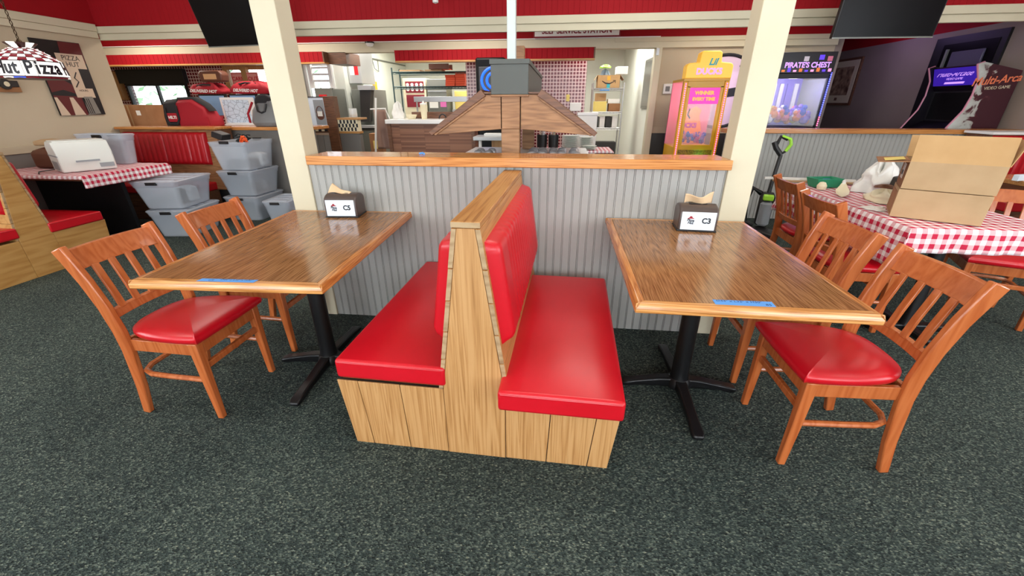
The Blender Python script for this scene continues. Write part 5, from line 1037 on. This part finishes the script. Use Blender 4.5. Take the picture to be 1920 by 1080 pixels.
def cabinet(label, x, y, art, W, d):
    t = thing('arcade_cabinet', label, 'arcade machine', (x, y, 0))
    prof = [(.0, 0), (W, 0), (W, 1.70), (.11, 1.79), (.045, 1.77), (.115, 1.62), (.125, 1.45), (.095, 1.28), (.0, 1.11), (-.05, 1.02), (-.03, .9), (.08, .82), (.08, .2)]
    MB().prism(prof, 'y', 0, .02).build('side_panel', art, t); MB().prism(prof, 'y', d-.02, d).build('side_panel', 'art_dark', t)
    MB().prism([(.06, .0), (W-.01, 0), (W-.01, 1.69), (.12, 1.77), (.10, 1.76), (.16, 1.55), (.20, 1.5), (.21, 1.15), (.02, 1.05), (.0, .95), (.10, .84)], 'y', .02, d-.02).build('body', 'art_dark', t)
    for yy in (.01, d-.01): MB().tube([(a, yy, z) for a, z in prof[3:11]], .011, 6).build('edge_moulding', 'tmold_pink', t)
    m = MB().prism([(.098, 1.755), (.155, 1.56), (.163, 1.56), (.106, 1.755)], 'y', .03, d-.03).build('marquee', 'marquee_deep', t)
    a = math.degrees(math.atan2(.057, .195))
    text('lettering', 'Multi-Arcade', .095, 'marquee_text', m, (.112, d/2, 1.69), (90-a, 0, -90), shear=.25); text('lettering', 'VIDEO GAME', .04, 'marquee_text', m, (.126, d/2, 1.635), (90-a, 0, -90)); B(-.14, .14, -.012, .012, -.001, .001, M=Matrix.Translation((.140, d/2, 1.59)) @ Matrix.Rotation(R(-90), 4, 'Z') @ Matrix.Rotation(R(90-a), 4, 'X')).build('title_bar', 'marquee_text', m)
    B(.195, .205, .06, d-.06, 1.17, 1.48).build('screen', 'black_gloss', t); return t
def art_mat():
    m = mat('art_maroon', S(80, 30, 44), .3, coat=.6); b = m.node_tree.nodes['Principled BSDF']; tc = nd(m, 'ShaderNodeTexCoord'); sp = nd(m, 'ShaderNodeSeparateXYZ'); lk(m, tc.outputs['Object'], sp.inputs[0])
    n = nd(m, 'ShaderNodeTexNoise'); n.inputs['Scale'].default_value = 7; n.inputs['Detail'].default_value = 4; n.inputs['Distortion'].default_value = 1.5; lk(m, tc.outputs['Object'], n.inputs['Vector'])
    a = nd(m, 'ShaderNodeMath', operation='MULTIPLY_ADD'); lk(m, sp.outputs['X'], a.inputs[0]); a.inputs[1].default_value = 2.2; lk(m, n.outputs['Fac'], a.inputs[2])
    r = ramp(m, [(.55, S(206, 212, 208)), (.86, S(186, 188, 182)), (.93, S(84, 34, 44)), (1.1, S(66, 26, 38))]); lk(m, a.outputs[0], r.inputs[0]); lk(m, r.outputs[0], b.inputs['Base Color'])
mat('tmold_pink', S(200, 130, 150), .4); mat('art_dark', S(14, 10, 20), .3); art_mat()
mat('marquee_deep', S(40, 20, 140), .4, emit=(.035, .01, .30, 1), es=.8)
cb = cabinet('grey and maroon printed arcade cabinet with a violet title sign at the right wall', 4.64, 3.38, 'art_maroon', .53, .70)
text('lettering', 'Multi-Arcade', .115, 'sign_text_orange', cb, (.36, -.002, 1.61), (90, -6, 0), shear=.25, bold=.002); text('lettering', 'VIDEO GAME', .045, 'ivory', cb, (.34, -.002, 1.525), (90, -4, 0))
# added violet tube and point light, standing in for the arcade's purple glow
t = thing('added_violet_tube', 'added violet tube giving the right wall its purple glow', 'lamp', (4.55, 5.2, 2.5)); MB().tube([(-.4, 0, 0), (.4, 0, 0)], .015, 8).build('tube', 'marquee_violet', t); B(-.4, .4, -.02, .02, .015, .1).build('fixture', 'black_plastic', t)
glow('added_violet_light', (4.55, 5.2, 2.42), 7, (.6, .4, 1), .2)
def frame_pic():
    t = thing('framed_picture', 'brown toned picture in a wide pale mount on the right wall', 'picture', (5.2, 6.72, 1.32)); B(-.03, 0, -.42, .42, 0, .78).build('frame', 'dark_wood', t, .004); B(-.034, -.03, -.38, .38, .04, .74).build('mount', 'ivory', t); p = B(-.038, -.034, -.28, .28, .17, .64).build('print', 'sepia', t); B(-.040, -.034, -.02, .05, .08, .13).build('caption_plate', 'dark_wood', t)
noisy('sepia', S(90, 60, 44), S(190, 160, 130), .6, 9); frame_pic()
mat('screen_dim', S(90, 84, 110), .3)
d = st('door_1', B(5.17, 5.2, 3.74, 4.78, 1.0, 2.17), 'black_plastic', label='black framed dark pass-through in the right wall'); B(5.165, 5.17, 3.82, 4.62, 1.1, 2.08).build('dark_pane', 'black_gloss', d); B(5.14, 5.165, 3.95, 4.42, 1.80, 1.98).build('inner_screen', 'screen_dim', d, .006); B(5.14, 5.165, 4.50, 4.53, 1.3, 2.02).build('inner_rail', 'mid_gray', d)
def wall_disc():
    t = thing('wall_emblem', 'big round pale emblem with a black rim behind the duck machine', 'emblem', (2.42, 4.79, 1.52)); MB().lathe([(.001, 0), (.50, 0), (.50, .01), (.001, .01)], seg=48).xf(Matrix.Rotation(R(90), 4, 'X')).build('disc', 'emblem_violet', t); MB().tube([(.50*math.cos(a), -.012, .50*math.sin(a)) for a in [k*math.pi/24 for k in range(49)]], .022, 8).build('rim', 'ink', t)
    MB().prism([(.18, .35), (.36, .62), (.33, .42), (.50, .60), (.42, .20), (.25, .22)], 'y', -.018, -.012).build('black_star', 'ink', t); MB().prism([(-.1, .02), (.42, .10), (.42, -.02), (-.1, -.10)], 'y', -.018, -.012).build('black_band', 'ink', t)
mat('emblem_violet', S(226, 200, 226), .5); wall_disc()
